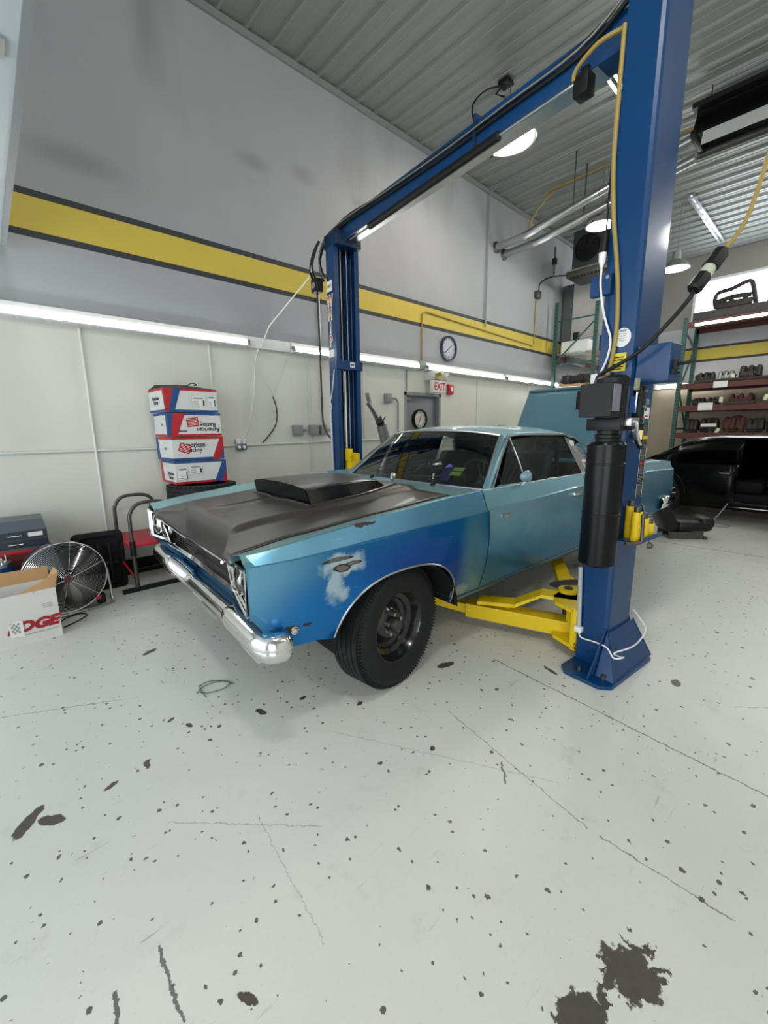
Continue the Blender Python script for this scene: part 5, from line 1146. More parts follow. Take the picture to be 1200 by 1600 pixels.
q = MB().loft([[Vector((-.005, D_, H_)), Vector((-.005, 0, H_)), Vector((.04, .02, H_+.10)), Vector((.045, D_-.02, H_+.09))], [Vector((-.010, D_, H_)), Vector((-.010, 0, H_)), Vector((.035, .02, H_+.105)), Vector((.040, D_-.02, H_+.095))]]) if False else MB()
q.loft([[Vector((0, D_, H_)), Vector((-W_, D_, H_)), Vector((-W_, D_+.02, H_+.10)), Vector((.0, D_+.015, H_+.09))], [Vector((0, D_+.004, H_)), Vector((-W_, D_+.004, H_)), Vector((-W_, D_+.024, H_+.10)), Vector((.0, D_+.019, H_+.09))]])
q.build('rear_flap', M_['cardboard'], t, smooth=None)
MB().loft([[Vector((-.01, .0, H_)), Vector((-.01, D_, H_)), Vector((.03, D_*.8, H_+.09)), Vector((.035, .06, H_+.095))], [Vector((-.014, .0, H_)), Vector((-.014, D_, H_)), Vector((.026, D_*.8, H_+.092)), Vector((.031, .06, H_+.097))]]).build('side_flap', M_['cardboard'], t, smooth=None)
MB().loft([[Vector((-.20, .0, H_)), Vector((0, .0, H_)), Vector((.03, .05, H_+.085)), Vector((.02, .08, H_+.075))], [Vector((-.20, .004, H_)), Vector((0, .004, H_)), Vector((.03, .054, H_+.088)), Vector((.02, .084, H_+.078))]]).build('front_flap', M_['cardboard'], t, smooth=None)
text('red_lettering', 'EDGE', .095, ((-.150, -.002, .125), (1, 0, .0), (0, 0, 1), (0, -1, 0)), mat('carton_red', srgb(150, 22, 36), .7), t, .0006, bold=.006, sx=1.15, shear=.25)
MB().prism([(-.27, -.05), (-.20, -.065), (-.20, .05), (-.23, .06), (-.275, .03)], (Vector((0, -.0042, .125)), Vector((1, 0, 0)), Vector((0, 0, 1)), Vector((0, 1, 0))), .001).build('torn_paper_patch', M_['paper'], t, smooth=None)
q = MB()
for a in range(4):
    for b in range(5):
        if (a+b) % 2: q.prism([(-.262+a*.011, -.03+b*.014), (-.251+a*.011, -.03+b*.014), (-.251+a*.011, -.016+b*.014), (-.262+a*.011, -.016+b*.014)], (Vector((0, -.0056, .125)), Vector((1, 0, 0)), Vector((0, 0, 1)), Vector((0, 1, 0))), .0005)
q.build('checker_print', M_['greybox'], t, smooth=None)
MB().b2((-.24, -.001, .066), (-.02, 0, .070)).build('print_line', M_['greybox'], t, smooth=None)
q = MB()
for i in range(3): q.tube([(-.09+.005*i, -.001, .25-.012*i), (-.06, -.001, .256-.012*i), (-.03, -.001, .252-.012*i)], .001, 4)
q.build('pen_scribble', M_['darkink'], t)
# blue drum with studs, tool chest on red cabinet -------------------------------
t = thing('blue_drum', 'blue drum with a bright studded metal lid behind the open carton', 'drum', (-.09, 4.16, 0))
MB().lathe((0, 0, 0), (0, 0, 1), [(.0001, 0), (.12, 0), (.12, .44), (.0001, .44)], 32).build('body', mat('drum_blue', srgb(16, 74, 140), .4), t); MB().lathe((0, 0, 0), (0, 0, 1), [(.0001, .44), (.118, .44), (.118, .462), (.08, .468), (.06, .48), (.0001, .48)], 32).build('lid', M_['dullchrome'], t)
for i in range(5):
    a = i*2*pi/5+.4; MB().cyl((cos(a)*.095, sin(a)*.095, .46), (cos(a)*.095, sin(a)*.095, .51), .008).build('stud', M_['chrome'], t)
t = thing('tool_chest', 'dark grey metal tool chest with flat drawers on a red base at the left edge', 'tool chest', (.27, 4.30, 0))
MB().b2((-.62, 0, 0), (0, .42, .47), .005).build('base_cabinet', mat('dark_red_cabinet', srgb(92, 30, 28), .5), t)
MB().b2((-.64, -.01, .47), (.02, .44, .505), .006).build('red_tray', M_['red'], t)
bx = MB().loft([[Vector((-.62, 0, .505)), Vector((0, 0, .505)), Vector((.01, .40, .505)), Vector((-.62, .40, .505))], [Vector((-.62, 0, .66)), Vector((0, 0, .66)), Vector((.01, .40, .66)), Vector((-.62, .40, .66))], [Vector((-.62, .12, .72)), Vector((-.01, .12, .72)), Vector((.0, .40, .72)), Vector((-.62, .40, .72))]]).build('chest_body', mat('grey_blue_chest', srgb(88, 98, 106), .4, .3), t, smooth=None)
for i, zz in enumerate((.525, .592)):
    d_ = MB().b2((-.61, -.012, zz), (-.01, 0, zz+.058), .003).build('drawer', mat('charcoal_drawer', srgb(40, 48, 58), .4), t, smooth=None)
    for xx in (-.50, -.20):
        MB().tube([(xx-.045, -.014, zz+.03), (xx-.04, -.03, zz+.03), (xx+.04, -.03, zz+.03), (xx+.045, -.014, zz+.03)], .006).build('drawer_handle', M_['dullchrome'], d_)
MB().b2((-.12, -.014, .605), (-.03, -.012, .638)).build('paper_label', M_['paper'], t, smooth=None)
# black tote + red platform cart --------------------------------------------------
t = thing('black_plastic_tote', 'black molded plastic tote standing on its side between the fan and the red cart', 'tote', (.61, 4.42, 0), radians(-5))
def rr(w0, w1, h, z0, y, n=6, r=.05):
    pts = []
    for cx_, cz_, a0 in ((w1-r, h-r, 0), (w0+r, h-r, 90), (w0+r, z0+r, 180), (w1-r, z0+r, 270)):
        for i in range(n+1): a = radians(a0+90*i/n); pts.append(Vector((cx_+r*cos(a), y, cz_+r*sin(a))))
    return pts
MB().loft([rr(-.19, .20, .54, .0, 0), rr(-.185, .195, .535, .003, -.02), rr(-.14, .16, .50, .03, -.03), rr(-.13, .15, .49, .04, .12)], True).build('shell', M_['blackmatte'], t, smooth=30)
q = MB()
for xx in (-.07, .0, .08): q.b2((xx-.012, -.05, .06), (xx+.012, -.028, .44), .006)
q.b2((-.12, -.048, .24), (.14, -.028, .262), .006); q.build('rib', M_['black'], t)
t = thing('platform_cart', 'red platform cart with two grey arched tube handles beside the stacked boxes', 'cart', (.80, 4.16, 0))
DK = .43
q = MB().b2((0, 0, DK-.03), (.42, .62, DK), .006); q.build('deck', M_['red'], t, smooth=30)
for yy in (.0, .58):
    MB().tube([(.03, yy, .30), (.03, yy, DK+.20), (.045, yy, DK+.29), (.09, yy, DK+.345), (.15, yy, DK+.365), (.26, yy, DK+.365), (.33, yy, DK+.345), (.375, yy, DK+.29), (.39, yy, DK+.20), (.39, yy, .30)], .016, 10, 3).build('handle', M_['darksteel'], t)
    q = MB().b2((-.09, yy-.02, 0), (.46, yy+.02, .035)); q.build('floor_rail', M_['black'], t, smooth=None)
    for xx in (.03, .39):
        MB().cyl((xx, yy, .03), (xx, yy, .33), .018).build('leg', M_['darksteel'], t); MB().cyl((xx, yy, .33), (xx, yy, DK+.03), .024).build('handle_socket', M_['black'], t)
MB().tube([(.03, .0, .10), (-.02, .25, .25), (.03, .58, .30)], .009).build('brace', M_['red'], t); MB().tube([(.42, .0, .10), (.42, .30, .25)], .012).build('brace', M_['red'], t)
# exhaust pipes leaning behind the car
t = thing('exhaust_pipes', 'pair of grey exhaust pipes joined into one, leaning on the wall behind the car', 'exhaust pipe', (0, 0, 0))
J = Vector((4.13, 4.52, 1.52)); 
MB().tube([(3.93, 4.55, 1.90), (3.99, 4.55, 1.75), (4.07, 4.53, 1.62), J], .030, 12, 3).build('pipe', M_['steel'], t); MB().tube([(3.90, 4.50, 1.77), (3.97, 4.50, 1.69), (4.06, 4.51, 1.58), J], .030, 12, 3).build('pipe', M_['steel'], t)
MB().cyl(J+Vector((-.03, 0, .05)), J+Vector((.05, 0, -.08)), .05, .055).build('collector', M_['darksteel'], t); MB().cyl(J+Vector((.04, 0, -.06)), (4.62, 4.45, .02), .075, .075).build('muffler_pipe', M_['steel'], t)
q = MB(); q.cyl(J+Vector((.0, -.0, .0)), J+Vector((.02, 0, -.03)), .058); q.tube([J+Vector((.02, -.06, .02)), J+Vector((.05, -.07, .07))], .008); q.build('clamp', M_['black'], t)
tag(MB().tube([(.84, 2.17, .005), (.80, 2.24, .006), (.72, 2.26, .006), (.67, 2.23, .006), (.70, 2.18, .008), (.78, 2.16, .006), (.83, 2.20, .006), (.76, 2.28, .006), (.69, 2.27, .006), (.68, 2.15, .006)], .0022, 6, 5).build('wire_loop', mat('green_wire', srgb(50, 84, 72), .5)), 'thin green wire loop lying on the floor in front of the car', 'wire')
# ================================================================== HIGH BAY LAMPS, HEATER, DUCTS
WARM = emis('lit_lamp_reflector', (1, .88, .74, 1), 1.6)
def high_bay(loc, R, lb, e, warm=True, jb=None):
    t = thing('high_bay_lamp', lb, 'lamp', loc)
    m = bpy.data.materials.new('lamp_shade_inside'); m.use_nodes = True; k = N(m); c = (1, .86, .72) if warm else (.94, 1, .9)
    k.set('Base Color', c); k.set('Emission Color', (*c, 1)); k.set('Emission Strength', 1.1 if warm else .9)
    MB().lathe((0, 0, 0), (0, 0, 1), [(R*.93, .0), (R*.86, .05), (R*.6, R*.45), (R*.3, R*.62)], 40).build('reflector', m, t)
    MB().lathe((0, 0, 0), (0, 0, 1), [(R*.98, -.004), (R, .0), (R*.9, .06), (R*.64, R*.48), (R*.34, R*.66), (R*.30, R*1.1), (R*.28, R*1.3), (.0001, R*1.32)], 40).build('shade', M_['alu'], t)
    MB().tube([(R*.99*cos(a*pi/20), R*.99*sin(a*pi/20), 0) for a in range(40)], .008, 6, closed=True).build('rim', M_['dullchrome'], t)
    MB().sph((0, 0, R*.35), .055, 12, (1, 1, 1.5)).build('bulb', emis('hot_bulb', (1, .93, .84, 1), 14), t)
    MB().cyl((0, 0, R*1.3), (0, 0, CZ-loc[2]), .006).build('hanger', M_['steel'], t)
    l = point_light('lamp_light', (loc[0], loc[1], loc[2]-.06), e, (1, .93, .84) if warm else (.95, 1, .93), .15)
high_bay((5.29, 3.34, 4.93), .33, 'large lit high-bay lamp seen under the crossbeam', 55)
high_bay((7.9, 3.20, 4.66), .22, 'lit high-bay lamp peeking out left of the near lift column', 40, False)
high_bay((10.3, 2.68, 4.42), .24, 'lit high-bay lamp peeking out right of the near lift column', 45, False)
t = thing('ceiling_junction_box', 'small black junction box on the ceiling with a cable arc above the crossbeam', 'junction box', (5.29, 3.41, CZ-.06))
MB().b2((-.07, -.07, 0), (.07, .07, .05), .006).build('box', M_['black'], t); MB().tube([(0, 0, .0), (-.18, .15, -.05), (-.36, .22, -.25), (-.42, .15, -.5), (-.45, .05, -.62)], .01, 8, 5).build('cable', M_['black'], t)
MB().tube([(0, .0, .04), (.0, .14, -.02), (.02, .02, -.10)], .012, 6).build('bracket', M_['black'], t)
# radiant tube heater
t = thing('radiant_tube_heater', 'long black radiant tube heater hung from the ceiling at the upper right', 'heater', (7.5, 1.85, 5.0))
q = MB(); L = -4.2
sec = [(-.30, .10), (-.16, .38), (-.13, .40), (.13, .40), (.16, .38), (.34, .06), (.32, .05), (.13, .35), (-.13, .35), (-.28, .08)]
q.loft([[Vector((x, y, z)) for x, z in sec] for y in (0, L)]); q.build('reflector_hood', M_['blackgloss'], t, smooth=20)
MB().b2((-.34, L, .36), (-.20, .02, .42)).build('top_rail', M_['black'], t)
for xx, zz in ((0.0, .20), (.25, .07)): MB().cyl((xx, .05, zz), (xx, L, zz), .055).build('heat_tube', M_['darksteel'], t)
MB().loft([[Vector((x, y, z)) for x, z in ((-.36, -.10), (-.30, .07), (-.29, .07), (-.35, -.10))] for y in (-.12, L)]).build('lower_reflector', mat('pale_reflector_strip', srgb(190, 196, 196), .4, .2), t, smooth=None)
for yy in (-.15, -1.4, -3.0):
    for xx in (-.22, .22): MB().cyl((xx, yy, .38), (xx*1.1, yy, CZ-5.0), .006).build('hanger_wire', M_['black'], t)
MB().b2((-.32, -.04, .05), (.3, .02, .12), .01).build('end_bracket', M_['black'], t)
t = thing('heater_flue', 'pair of bright metal flue pipes from the left wall up towards the ceiling heater', 'duct', (0, 0, 0))
for (a, b, c_, d_) in (((7.48, WY, 4.72), (7.48, 4.30, 4.74), (7.48, 4.02, 4.80), (7.48, 1.92, 5.17)), ((7.75, WY, 4.66), (7.75, 4.25, 4.68), (7.75, 3.98, 4.72), (7.75, 1.92, 5.05))):
    MB().tube([a, b], .062, 16).build('inner_flue', M_['greybox'], t); MB().tube([Vector(b)+Vector((0, .03, 0)), b, c_], .066, 16).build('elbow', M_['galv'], t); MB().tube([c_, d_], .062, 16).build('flue_pipe', M_['galv'], t)
    MB().lathe(a, (0, -1, 0), [(.06, 0), (.10, 0), (.10, .015), (.065, .03)], 24).build('wall_flange', M_['darksteel'], t)
    m_ = (Vector(c_)*.55+Vector(d_)*.45); dv = (Vector(d_)-Vector(c_)).normalized(); MB().cyl(m_-dv*.01, m_+dv*.01, .066).build('clamp', M_['steel'], t)
for lb, pos, zt in (('left thin hanger rod of the flue pipes', (7.3, 3.4), 4.85), ('right thin hanger rod of the flue pipes', (7.75, 3.42), 4.8)):
    tag(MB().cyl((*pos, zt), (*pos, CZ), .010).build('hanger_rod', M_['darksteel']), lb, 'rod')
tag(MB().tube([(7.95, -3, CZ-.05), (7.95, 3.6, CZ-.05), (7.95, 4.1, CZ-.12), (7.95, 4.45, CZ-.4), (7.95, 4.5, 4.95), (8.15, 4.6, 4.86)], .016, 8, 3).build('gas_line', M_['yellowhose']), 'yellow gas line along the ceiling down to the flue pipes', 'pipe')
# unit heater in the corner
t = thing('unit_heater', 'dark unit heater with round fan guard hung in the corner above the green rack', 'heater', (9.4, 3.9, 4.55))
MB().b2((0, -.55, 0), (.5, .42, .78), .01).build('cabinet', mat('dark_green_grey_cabinet', srgb(52, 58, 58), .5), t)
for yy in (.12, -.36):
    q = MB(); q.tube(q.ring((-.04, yy, .40), .24, (-1, 0, 0), 32), .012, 6, closed=True)
    for r in (.08, .13, .18): q.tube(q.ring((-.06, yy, .40), r, (-1, 0, 0), 24), .005, 5, closed=True)
    for i in range(8): a = i*pi/4; q.tube([(-.06, yy, .40), (-.04, yy+.24*cos(a), .40+.24*sin(a))], .006, 5)
    q.build('fan_guard', M_['black'], t)
    MB().lathe((-.01, yy, .40), (-1, 0, 0), [(.0001, .0), (.225, .0), (.23, .02)], 24).build('fan_opening', M_['blackmatte'], t)
MB().b2((-.16, -.60, -.12), (.55, .46, -.02), .01).build('support_frame', M_['darksteel'], t); MB().b2((-.18, -.60, -.02), (-.15, .46, .01)).build('support_edge', M_['chrome'], t)
q = MB()
for i in range(14): q.b2((-.14, -.55+i*.07, -.16), (-.10, -.53+i*.07, -.11))
q.build('louver_fin', M_['black'], t)
for xx, yy in ((.05, -.5), (.05, .38), (.45, -.5), (.45, .38)): MB().cyl((xx, yy, .78), (xx, yy, CZ-4.55), .01).build('hanger', M_['steel'], t)
tag(MB().tube([(9.05, WY-.02, 4.15), (9.05, WY-.06, 4.25), (9.05, WY-.1, 4.42), (9.2, 4.6, 4.52), (9.45, 4.2, 4.50)], .014, 8, 4).build('heater_cable', M_['black']), 'black cable from the wall box up to the corner unit heater', 'cable')
tag(MB().b2((8.98, WY-.09, 4.12), (9.12, WY, 4.26), .006).build('wall_box', M_['darksteel']), 'small dark electrical box high on the left wall by the flue pipes', 'electrical box')
t = thing('gas_valve', 'dark gas pipe with valve hanging near the corner unit heater', 'pipe', (9.0, 4.5, 4.45)); MB().cyl((0, 0, 0), (0, 0, .55), .02).build('pipe', M_['darksteel'], t); MB().b2((-.04, -.04, .22), (.04, .04, .34), .01).build('valve', M_['black'], t)
# boxed column with sheet metal panel behind the green rack
t = thing('boxed_duct', 'tall dark boxed duct with a bright sheet-metal face in the corner behind the green rack', 'duct', (0, 0, 0))
MB().b2((10.25, 4.62, 2.9), (11.2, 4.86, 4.6), .01).build('side_casing', mat('grey_casing', srgb(84, 88, 90), .5), t); MB().b2((10.2, 3.45, 3.4), (10.26, 4.60, 4.95)).build('sheet_face', mat('sheet_metal', srgb(196, 192, 190), .35, .35), t)
# ------------------------------------------------------------------ racks
def upright(t, x, y, h, wdt=.08, dp=.06, nm='upright'):
    q = MB().b2((x-dp/2, y-wdt/2, 0), (x+dp/2, y-wdt/2+.004, h)); q.b2((x-dp/2, y-wdt/2, 0), (x-dp/2+.004, y+wdt/2, h)); q.b2((x-dp/2, y+wdt/2-.004, 0), (x+dp/2, y+wdt/2, h))
    o = q.build(nm, M_['rackgreen'], t, smooth=None)
    s = MB(); z = .3
    while z < h-.05: s.b2((x-dp/2-.0015, y-.012, z), (x-dp/2, y+.012, z+.035)); z += .085
    s.build('slot_holes', M_['darkink'], o, smooth=None); return o
RK = thing('pallet_rack', 'green pallet rack in the far left corner behind the trunk lid', 'rack', (0, 0, 0))
upright(RK, 9.70, 4.72, 4.12); upright(RK, 9.70, 3.85, 3.98); upright(RK, 12.3, 4.72, 4.1); upright(RK, 12.3, 3.85, 4.1)
def brace(t, a, b, r=.016): return MB().tube([a, b], r, 6).build('brace', M_['rackgreen'], t)
brace(RK, (9.7, 4.70, 3.72), (9.7, 3.85, 3.72)); brace(RK, (9.7, 4.70, 2.85), (9.7, 3.85, 3.65)); brace(RK, (9.7, 4.70, 2.80), (9.7, 3.85, 2.80)); brace(RK, (9.7, 4.30, 1.9), (9.7, 3.85, 2.5)); 
for zz in (2.30, 3.02):
    for yy in (3.85, 4.74): MB().b2((9.72, yy-.03, zz-.12), (12.3, yy+.03, zz)).build('beam', M_['rackred'], RK, smooth=None)
    q = MB()
    for i in range(18): q.b2((9.72+i*.14, 3.85, zz), (9.735+i*.14, 4.74, zz+.01))
    for i in range(5): q.b2((9.72, 3.9+i*.2, zz), (12.2, 3.91+i*.2, zz+.012))
    q.build('wire_deck', M_['galv'], RK, smooth=None)
tag(MB().b2((9.74, 4.02, 3.034), (10.14, 4.6, 3.28), .01).build('storage_box', M_['whitecard']), 'white cardboard box on the upper wire deck of the corner green rack', 'box')
tag(MB().box((9.92, 4.35, 3.38), (.10, .12, .20), bev=.02).build('small_bottle', M_['black']), 'small black bottle on the white box on the corner rack', 'bottle')
tag(MB().b2((9.8, 3.92, 2.313), (10.5, 4.6, 2.37), .01).build('wooden_board', M_['cardboard']), 'flat brown board under the dark castings on the corner rack', 'board')
def casting(name, loc, s, m, lb, grp, seed, cat='engine part'):
    rnd = random.Random(seed); q = MB(); sx, sy, sz = s; sz *= 1.3
    q.box((0, 0, sz*.28), (sx*.8, sy*.9, sz*.5), rz=rnd.uniform(-.2, .2), bev=.02)
    for i in range(6):
        a = rnd.uniform(-.42, .42)*sx; b = rnd.uniform(-.45, .45)*sy; r = rnd.uniform(.10, .2)*min(sx, sy)*1.1
        q.cyl((a, b, 0), (a+rnd.uniform(-.06, .06), b+rnd.uniform(-.06, .06), sz*rnd.uniform(.6, 1)), r, r*rnd.uniform(.6, .95), n=10)
    for i in range(3):
        b = (-.35+.35*i)*sy; q.tube([(-sx*.45, b, sz*.2), (-sx*.2, b, sz*.75), (sx*.2, b, sz*.75), (sx*.45, b, sz*.2)], sz*.14, 8, 3)
    o = q.build(name, m, smooth=40); o.location = loc; return tag(o, lb, cat, grp)
for i, (yy, nn) in enumerate(((4.50, 'leftmost'), (4.34, 'second'), (4.18, 'third'), (4.0, 'rightmost'))):
    casting('cylinder_head', (9.95, yy, 2.372), (.34, .15, .17-.015*(i % 2)), M_['grease'], nn+' dark greasy casting on the lower shelf of the corner rack', 'dark castings on the corner rack', 40+i)
t = thing('fluorescent_fixture', 'lit shop light hung under the lower shelf of the corner rack', 'light', (9.66, 4.62, 2.14), -pi/2); MB().b2((0, 0, 0), (.80, .06, .04)).build('housing', M_['white'], t); MB().cyl((.02, .02, -.01), (.78, .02, -.01), .018).build('tube', TUBE, t)
R2 = thing('pallet_rack', 'green pallet rack with red beams along the back wall behind the black car', 'rack', (0, 0, 0))
RX = 12.55; upright(R2, RX, 2.92, 3.92, .09); upright(R2, 13.5, 2.88, 3.92, .09); upright(R2, RX, 0.1, 3.9, .09); upright(R2, 13.5, 0.1, 3.9, .09)
for a, b in (((RX, 2.9, 3.6), (13.5, 2.9, 3.35)), ((RX, 2.9, 2.3), (13.5, 2.9, 3.3)), ((RX, 2.9, 2.25), (13.5, 2.9, 1.4)), ((RX, 2.9, 1.35), (13.5, 2.9, 1.35))): brace(R2, a, b, .02)
LV = (3.80, 2.40, 1.88, 1.24)
for zz in LV:
    for xx in (RX, 13.5): MB().b2((xx-.03, .1, zz-.12), (xx+.03, 2.88, zz)).build('beam', M_['rackred'], R2, smooth=None)
    MB().b2((RX, .12, zz), (13.5, 2.86, zz+.014)).build('shelf_deck', mat('dusty_plywood', srgb(96, 72, 58), .8), R2, smooth=None)
t = thing('fluorescent_fixture', 'lit tube fixed along the top beam of the back rack under the window', 'light', (RX-.05, 2.72, 3.715), -pi/2)
MB().b2((0, -.03, -.02), (2.4, 0, .04)).build('housing', M_['white'], t); MB().cyl((.02, -.05, .0), (2.38, -.05, .0), .026).build('tube', TUBE, t)
PN = [('intake_manifold', 2.42, (.30, .34, .20), 'grease', 'leftmost dark casting on the second shelf of the back rack'), ('intake_manifold', 2.05, (.30, .30, .20), 'alu', 'silver manifold on the second shelf of the back rack'), ('intake_manifold', 1.62, (.34, .40, .26), 'grease', 'large dark manifold right of the silver one on the second shelf'), ('intake_manifold', 1.12, (.3, .35, .24), 'grease', 'dark casting at the frame edge on the second shelf')]
for i, (nm, yy, s, m, lb) in enumerate(PN): casting(nm, (12.75, yy, LV[1]+.016), s, M_[m], lb, 'engine parts on the second rack shelf', i)
PN = [('cylinder_head', 2.50, (.3, .22, .15), 'grease', 'leftmost dark casting on the third shelf of the back rack'), ('cylinder_head', 2.22, (.3, .22, .15), 'grease', 'second dark casting on the third shelf of the back rack'), ('cylinder_head', 1.72, (.3, .45, .19), 'rustred', 'rusty red casting on the third shelf of the back rack'), ('cylinder_head', 1.15, (.3, .32, .22), 'alu', 'grey casting at the frame edge on the third shelf')]
for i, (nm, yy, s, m, lb) in enumerate(PN): casting(nm, (12.75, yy, LV[2]+.016+(.0 if i != 3 else 0)), s, M_[m], lb, 'engine parts on the third rack shelf', 10+i)
PN = [('engine_block', 2.58, (.35, .22, .26), 'grease', 'leftmost black casting on the bottom visible shelf above the black car'), ('engine_block', 2.24, (.35, .34, .28), 'grease', 'black casting second from the left on the bottom visible shelf'), ('engine_block', 1.80, (.35, .34, .30), 'rustred', 'red valve-cover casting on the bottom visible shelf'), ('engine_block', 1.40, (.35, .30, .26), 'grease', 'black casting fourth from the left on the bottom visible shelf'), ('engine_block', 1.02, (.35, .32, .30), 'grease', 'black casting at the frame edge on the bottom visible shelf')]
for i, (nm, yy, s, m, lb) in enumerate(PN): casting(nm, (12.75, yy, LV[3]+.016), s, M_[m], lb, 'engine parts on the bottom visible rack shelf', 20+i)
for i, (yy, zz, wd, hh, lb) in enumerate(((2.10, LV[1]-.10, .26, .17, 'white paper sign on the second shelf beam of the back rack'), (2.33, LV[2]-.08, .28, .17, 'white paper sign on the third shelf beam of the back rack'), (2.22, LV[3]+.13, .30, .07, 'pale paper strip on the castings of the bottom visible shelf'))):
    o = MB().box((RX-.045 if i < 2 else 12.50, yy, zz+.06), (.004, wd, hh)).build('paper_sign', M_['paper'], smooth=None); tag(o, lb, 'paper sign')
for i, (yy, zz) in enumerate(((1.90, LV[1]+.10), (2.06, LV[2]+.12), (1.28, LV[2]+.13), (2.05, LV[3]+.06))):
    o = MB().box((12.56, yy, zz), (.003, .07, .12), rx=.2*(i-1)).build('parts_tag', mat('cream_tag', srgb(208, 204, 170), .7), smooth=None); tag(o, ['cream parts tag hanging by the large dark manifold, second shelf', 'cream parts tag left of the rusty red casting, third shelf', 'cream parts tag by the grey casting, third shelf', 'small cream tag hanging low on the bottom visible shelf'][i], 'tag')
for i, (y0, y1, zz) in enumerate(((1.0, 2.62, LV[1]), (1.45, 2.0, LV[2]))):
    tag(MB().b2((12.50, y0, zz+.015), (12.60, y1, zz+.07)).build('wooden_tray', mat('dark_wood_tray', srgb(58, 44, 38), .8), smooth=None), ['long dark wooden tray lip along the second shelf of the back rack', 'dark wooden tray lip under the rusty red casting'][i], 'tray')
t = thing('bare_engine_frame', 'dark metal casting with open holes silhouetted against the back window', 'engine part', (12.95, 2.15, LV[0]+.014))
q = MB().b2((-.35, -.78, 0), (.2, .66, .20), .01); q.build('base', M_['grease'], t, smooth=None)
q = MB(); q.tube([(0, .30, .16), (0, .34, .36), (0, .28, .50), (0, .05, .53), (0, -.18, .62), (0, -.30, .60), (0, -.38, .30), (0, -.42, .12)], .045, 8, 2); q.tube([(0, .30, .30), (0, .0, .36), (0, -.32, .34)], .05, 8, 2); q.box((0, -.02, .2), (.2, .66, .14), bev=.02)
for yy in (.22, .02, -.22): q.cyl((0, yy, .1), (0, yy, .3), .05)
co_ = q.build('casting', M_['grease'], t, smooth=40); co_.location.z = .13
tag(MB().cyl((13.0, 1.42, LV[0]+.014), (13.0, 1.42, LV[0]+.40), .05, .04).build('bottle', M_['greybox']), 'grey slim canister against the back window', 'canister')
tag(MB().b2((12.8, 1.05, LV[0]+.014), (13.2, 1.33, LV[0]+.80), .03).build('dark_case', M_['grease']), 'tall dark case at the right edge in front of the back window', 'case')

# ================================================================== BLACK CAR
BC = thing('black_coupe', 'glossy black coupe with its door open parked across at the right', 'car', (8.55, 1.05, 0), 0)
BP = mat('gloss_black_car_paint', (.003, .003, .003), .18, 0, .2, spec=.12)
HW = .95
# side profile along y (local: +y = rear, left in the picture)
top = [(1.15, .84), (1.05, .93), (.85, 1.03), (.60, 1.17), (.42, 1.235), (.2, 1.262), (-.4, 1.27), (-1.0, 1.24), (-1.35, 1.13), (-1.75, .92), (-2.0, .88), (-3.2, .80), (-3.4, .60)]
def toph(y): return interp([(-a, b) for a, b in top], -y)
yss = [1.25, 1.2, 1.1]+[1.0-.1*i for i in range(45)]
rows = []
for y in yss:
    th = toph(y) if y <= 1.15 else .84-(y-1.15)*1.2; belt = min(.86, th); w_ = HW*(1-.05*max(0, y-.6)); roofw = (.62 if th > .95 else .85)
    ww = 1-(max(0, .0)); t_ = max(0, min(1, (th-.86)/.35)); tw = w_*.96*(1-t_)+.66*t_
    half = [(-w_*.92, .22), (-w_*.985, .35), (-w_, .55), (-w_*.985, .74), (-w_*.95, belt-.0), (-(w_*.95*(1-t_)+tw*t_)-.0, belt+(th-belt)*.05), (-(w_*.93*.5+tw*.5), belt+(th-belt)*.5), (-tw, belt+(th-belt)*.9), (-tw*.85, th), (0, th+.02)]
    rows.append([Vector((x, y, z)) for x, z in half]+[Vector((-x, y, z)) for x, z in half[::-1][1:]])
bodyq = MB().grid(rows); q = bodyq
q.add(rows[0], [list(range(len(rows[0])))])
# cut the open doorway on the near side: skip faces there
n_ = len(rows[0]); keep_f = []
for fi, f in enumerate(q.f):
    if len(f) > 4: keep_f.append(f); continue
    c = sum((Vector(q.v[i]) for i in f), Vector())/4
    if c.x < -.5 and -1.15 < c.y < -.12 and .30 < c.z < 1.22: continue
    keep_f.append(f)
q.f = keep_f; q.mi = [0]*len(keep_f)
bo3 = q.build('body', BP, BC, smooth=40); solid(bo3, .02, -1)
MB().tube([(-.69, .95, .98), (-.69, .60, 1.16), (-.68, .42, 1.222), (-.67, .15, 1.248), (-.67, -.9, 1.25)], .010, 6).build('roof_molding', M_['chrome'], BC)
MB().b2((-.97, -.02, .74), (-.945, .10, .755)).build('door_handle', M_['chrome'], BC)
for y0, y1, zz in ((-1.1, -.05, .27),): MB().b2((-.96, y0, zz), (-.93, y1, zz+.012)).build('sill_molding', M_['chrome'], BC)
dr = MB(); dr.loft([[Vector((-.95, -1.13, z)), Vector((-1.55, -.78, z)), Vector((-1.57, -.83, z)), Vector((-.97, -1.18, z))] for z in (.33, .84)]); do = dr.build('open_door', BP, BC, smooth=None)
MB().tube([(-.96, -1.15, .84), (-1.0, -1.1, 1.18), (-1.35, -.92, 1.2), (-1.56, -.80, .84)], .016, 8).build('door_window_frame', M_['dullchrome'], do)
q = MB().b2((-.60, -1.1, .3), (.7, .35, .42)); q.b2((-.45, -.35, .42), (-.0, .10, .60), .05); q.box((-.22, .12, .80), (.42, .14, .50), rx=.25, bev=.05); q.b2((-.6, -1.3, .62), (.7, -1.12, .86), .03); q.build('interior', M_['blackmatte'], BC)
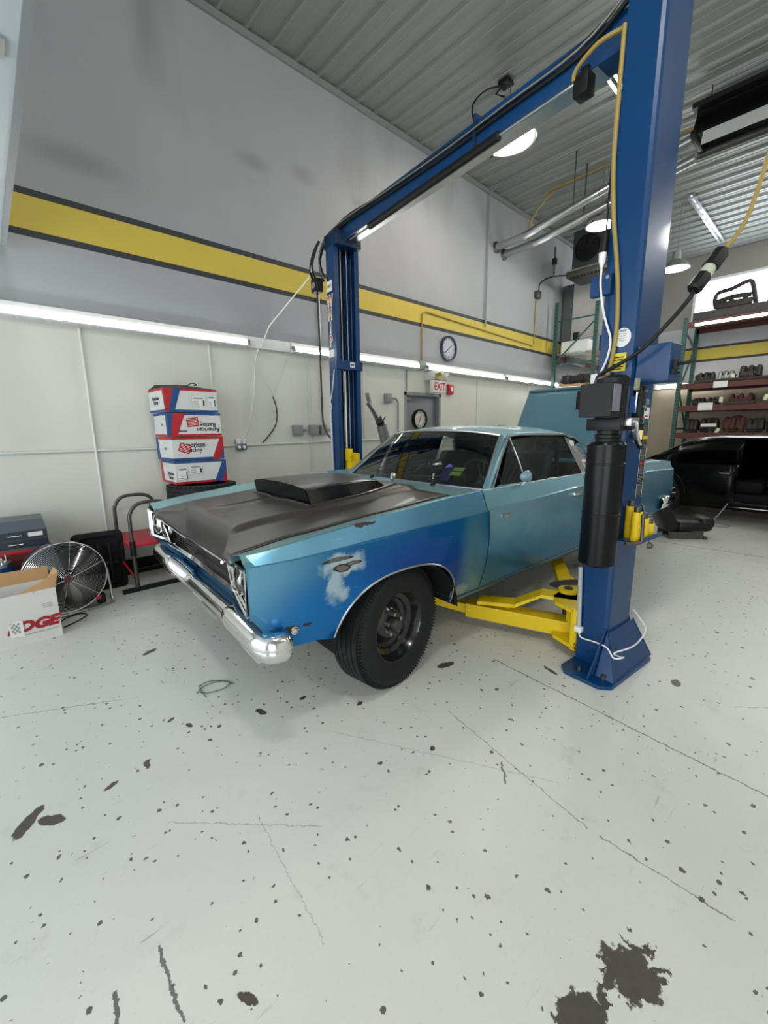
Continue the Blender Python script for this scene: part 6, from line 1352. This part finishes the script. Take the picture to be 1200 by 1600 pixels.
def bwheel(y, sgn, wht=True):
    t = MB(); ax = (sgn, 0, 0); R = .38; h = .14
    prof = [(.18, -h*.8), (.24, -h), (R-.03, -h*.96), (R, -h*.7), (R, h*.7), (R-.03, h*.96), (.24, h), (.18, h*.8), (.16, h*.3), (.0001, h*.2)]
    o = t.lathe((0, 0, 0), ax, prof, 40).build('tire', M_['blackmatte'], BC, smooth=30); o.location = (sgn*.815, y, .38); return o
wr = bwheel(.90, -1); bwheel(.90, 1); bwheel(-2.5, -1); bwheel(-2.5, 1)
q = MB()
for i in range(6):
    a = radians(35-i*14); yy, zz = cos(a)*-.285, sin(a)*.285; q.box((-.142, yy, zz), (.003, .045, .012), rx=-(a)+pi/2+pi/2)
q.build('white_lettering', M_['paper'], wr, smooth=None)
# arch hint around the rear wheel
MB().tube([(-.945, .90+.42*cos(a), .38+.42*sin(a)) for a in [radians(5+10*i) for i in range(18)]], .012, 6).build('wheel_arch_lip', BP, BC)
# seat on the floor, rope, cord by the black car
t = thing('car_seat', 'black bucket seat lying on the floor right of the near lift column', 'car seat', (6.45, 1.30, 0), radians(40))
def blob(name, pts, rad, m): return MB().tube(pts, rad, 14, 0).build(name, m, t, smooth=80)
q = MB().box((.0, -.10, .16), (.34, .42, .14), bev=.06); q.build('cushion', M_['black'], t); q = MB().box((.0, -.24, .20), (.34, .18, .17), bev=.07); q.build('cushion_bolster', M_['black'], t)
q = MB().box((.0, .28, .38), (.36, .16, .62), rx=-.45, bev=.06); q.build('backrest', M_['black'], t)
q = MB().b2((-.15, -.2, .0), (-.12, .2, .09)); q.b2((.12, -.2, .0), (.15, .2, .09)); q.b2((-.17, -.24, .0), (.1, -.2, .03)); q.build('seat_rail', M_['darksteel'], t)
tag(MB().tube([(7.55, 1.0, .33), (7.45, 1.1, .12), (7.4, 1.2, .012), (7.45, 1.30, .010), (7.60, 1.28, .010), (7.66, 1.1, .010), (7.6, .95, .01), (7.45, .98, .01), (7.4, 1.15, .01)], .008, 6, 5).build('air_hose', M_['greybox']), 'thin grey hose coiled on the floor beside the black coupe', 'hose')
tag(MB().b2((7.30, 1.42, 0.001), (7.5, 1.60, .012)).build('paper_scrap', M_['paper']), 'scrap of white paper on the floor by the black coupe rear tire', 'paper')
# more castings / clutter visible above the blue roof line
t = thing('wall_phone', 'small black item on the wall ledge just above the car roof line', 'wall item', (7.6, WY-.02, 1.40)); MB().b2((-.2, -.12, 0), (.1, 0, .06), .02).build('body', M_['black'], t); MB().b2((.12, -.08, .0), (.3, 0, .07), .01).build('bracket', M_['greybox'], t)
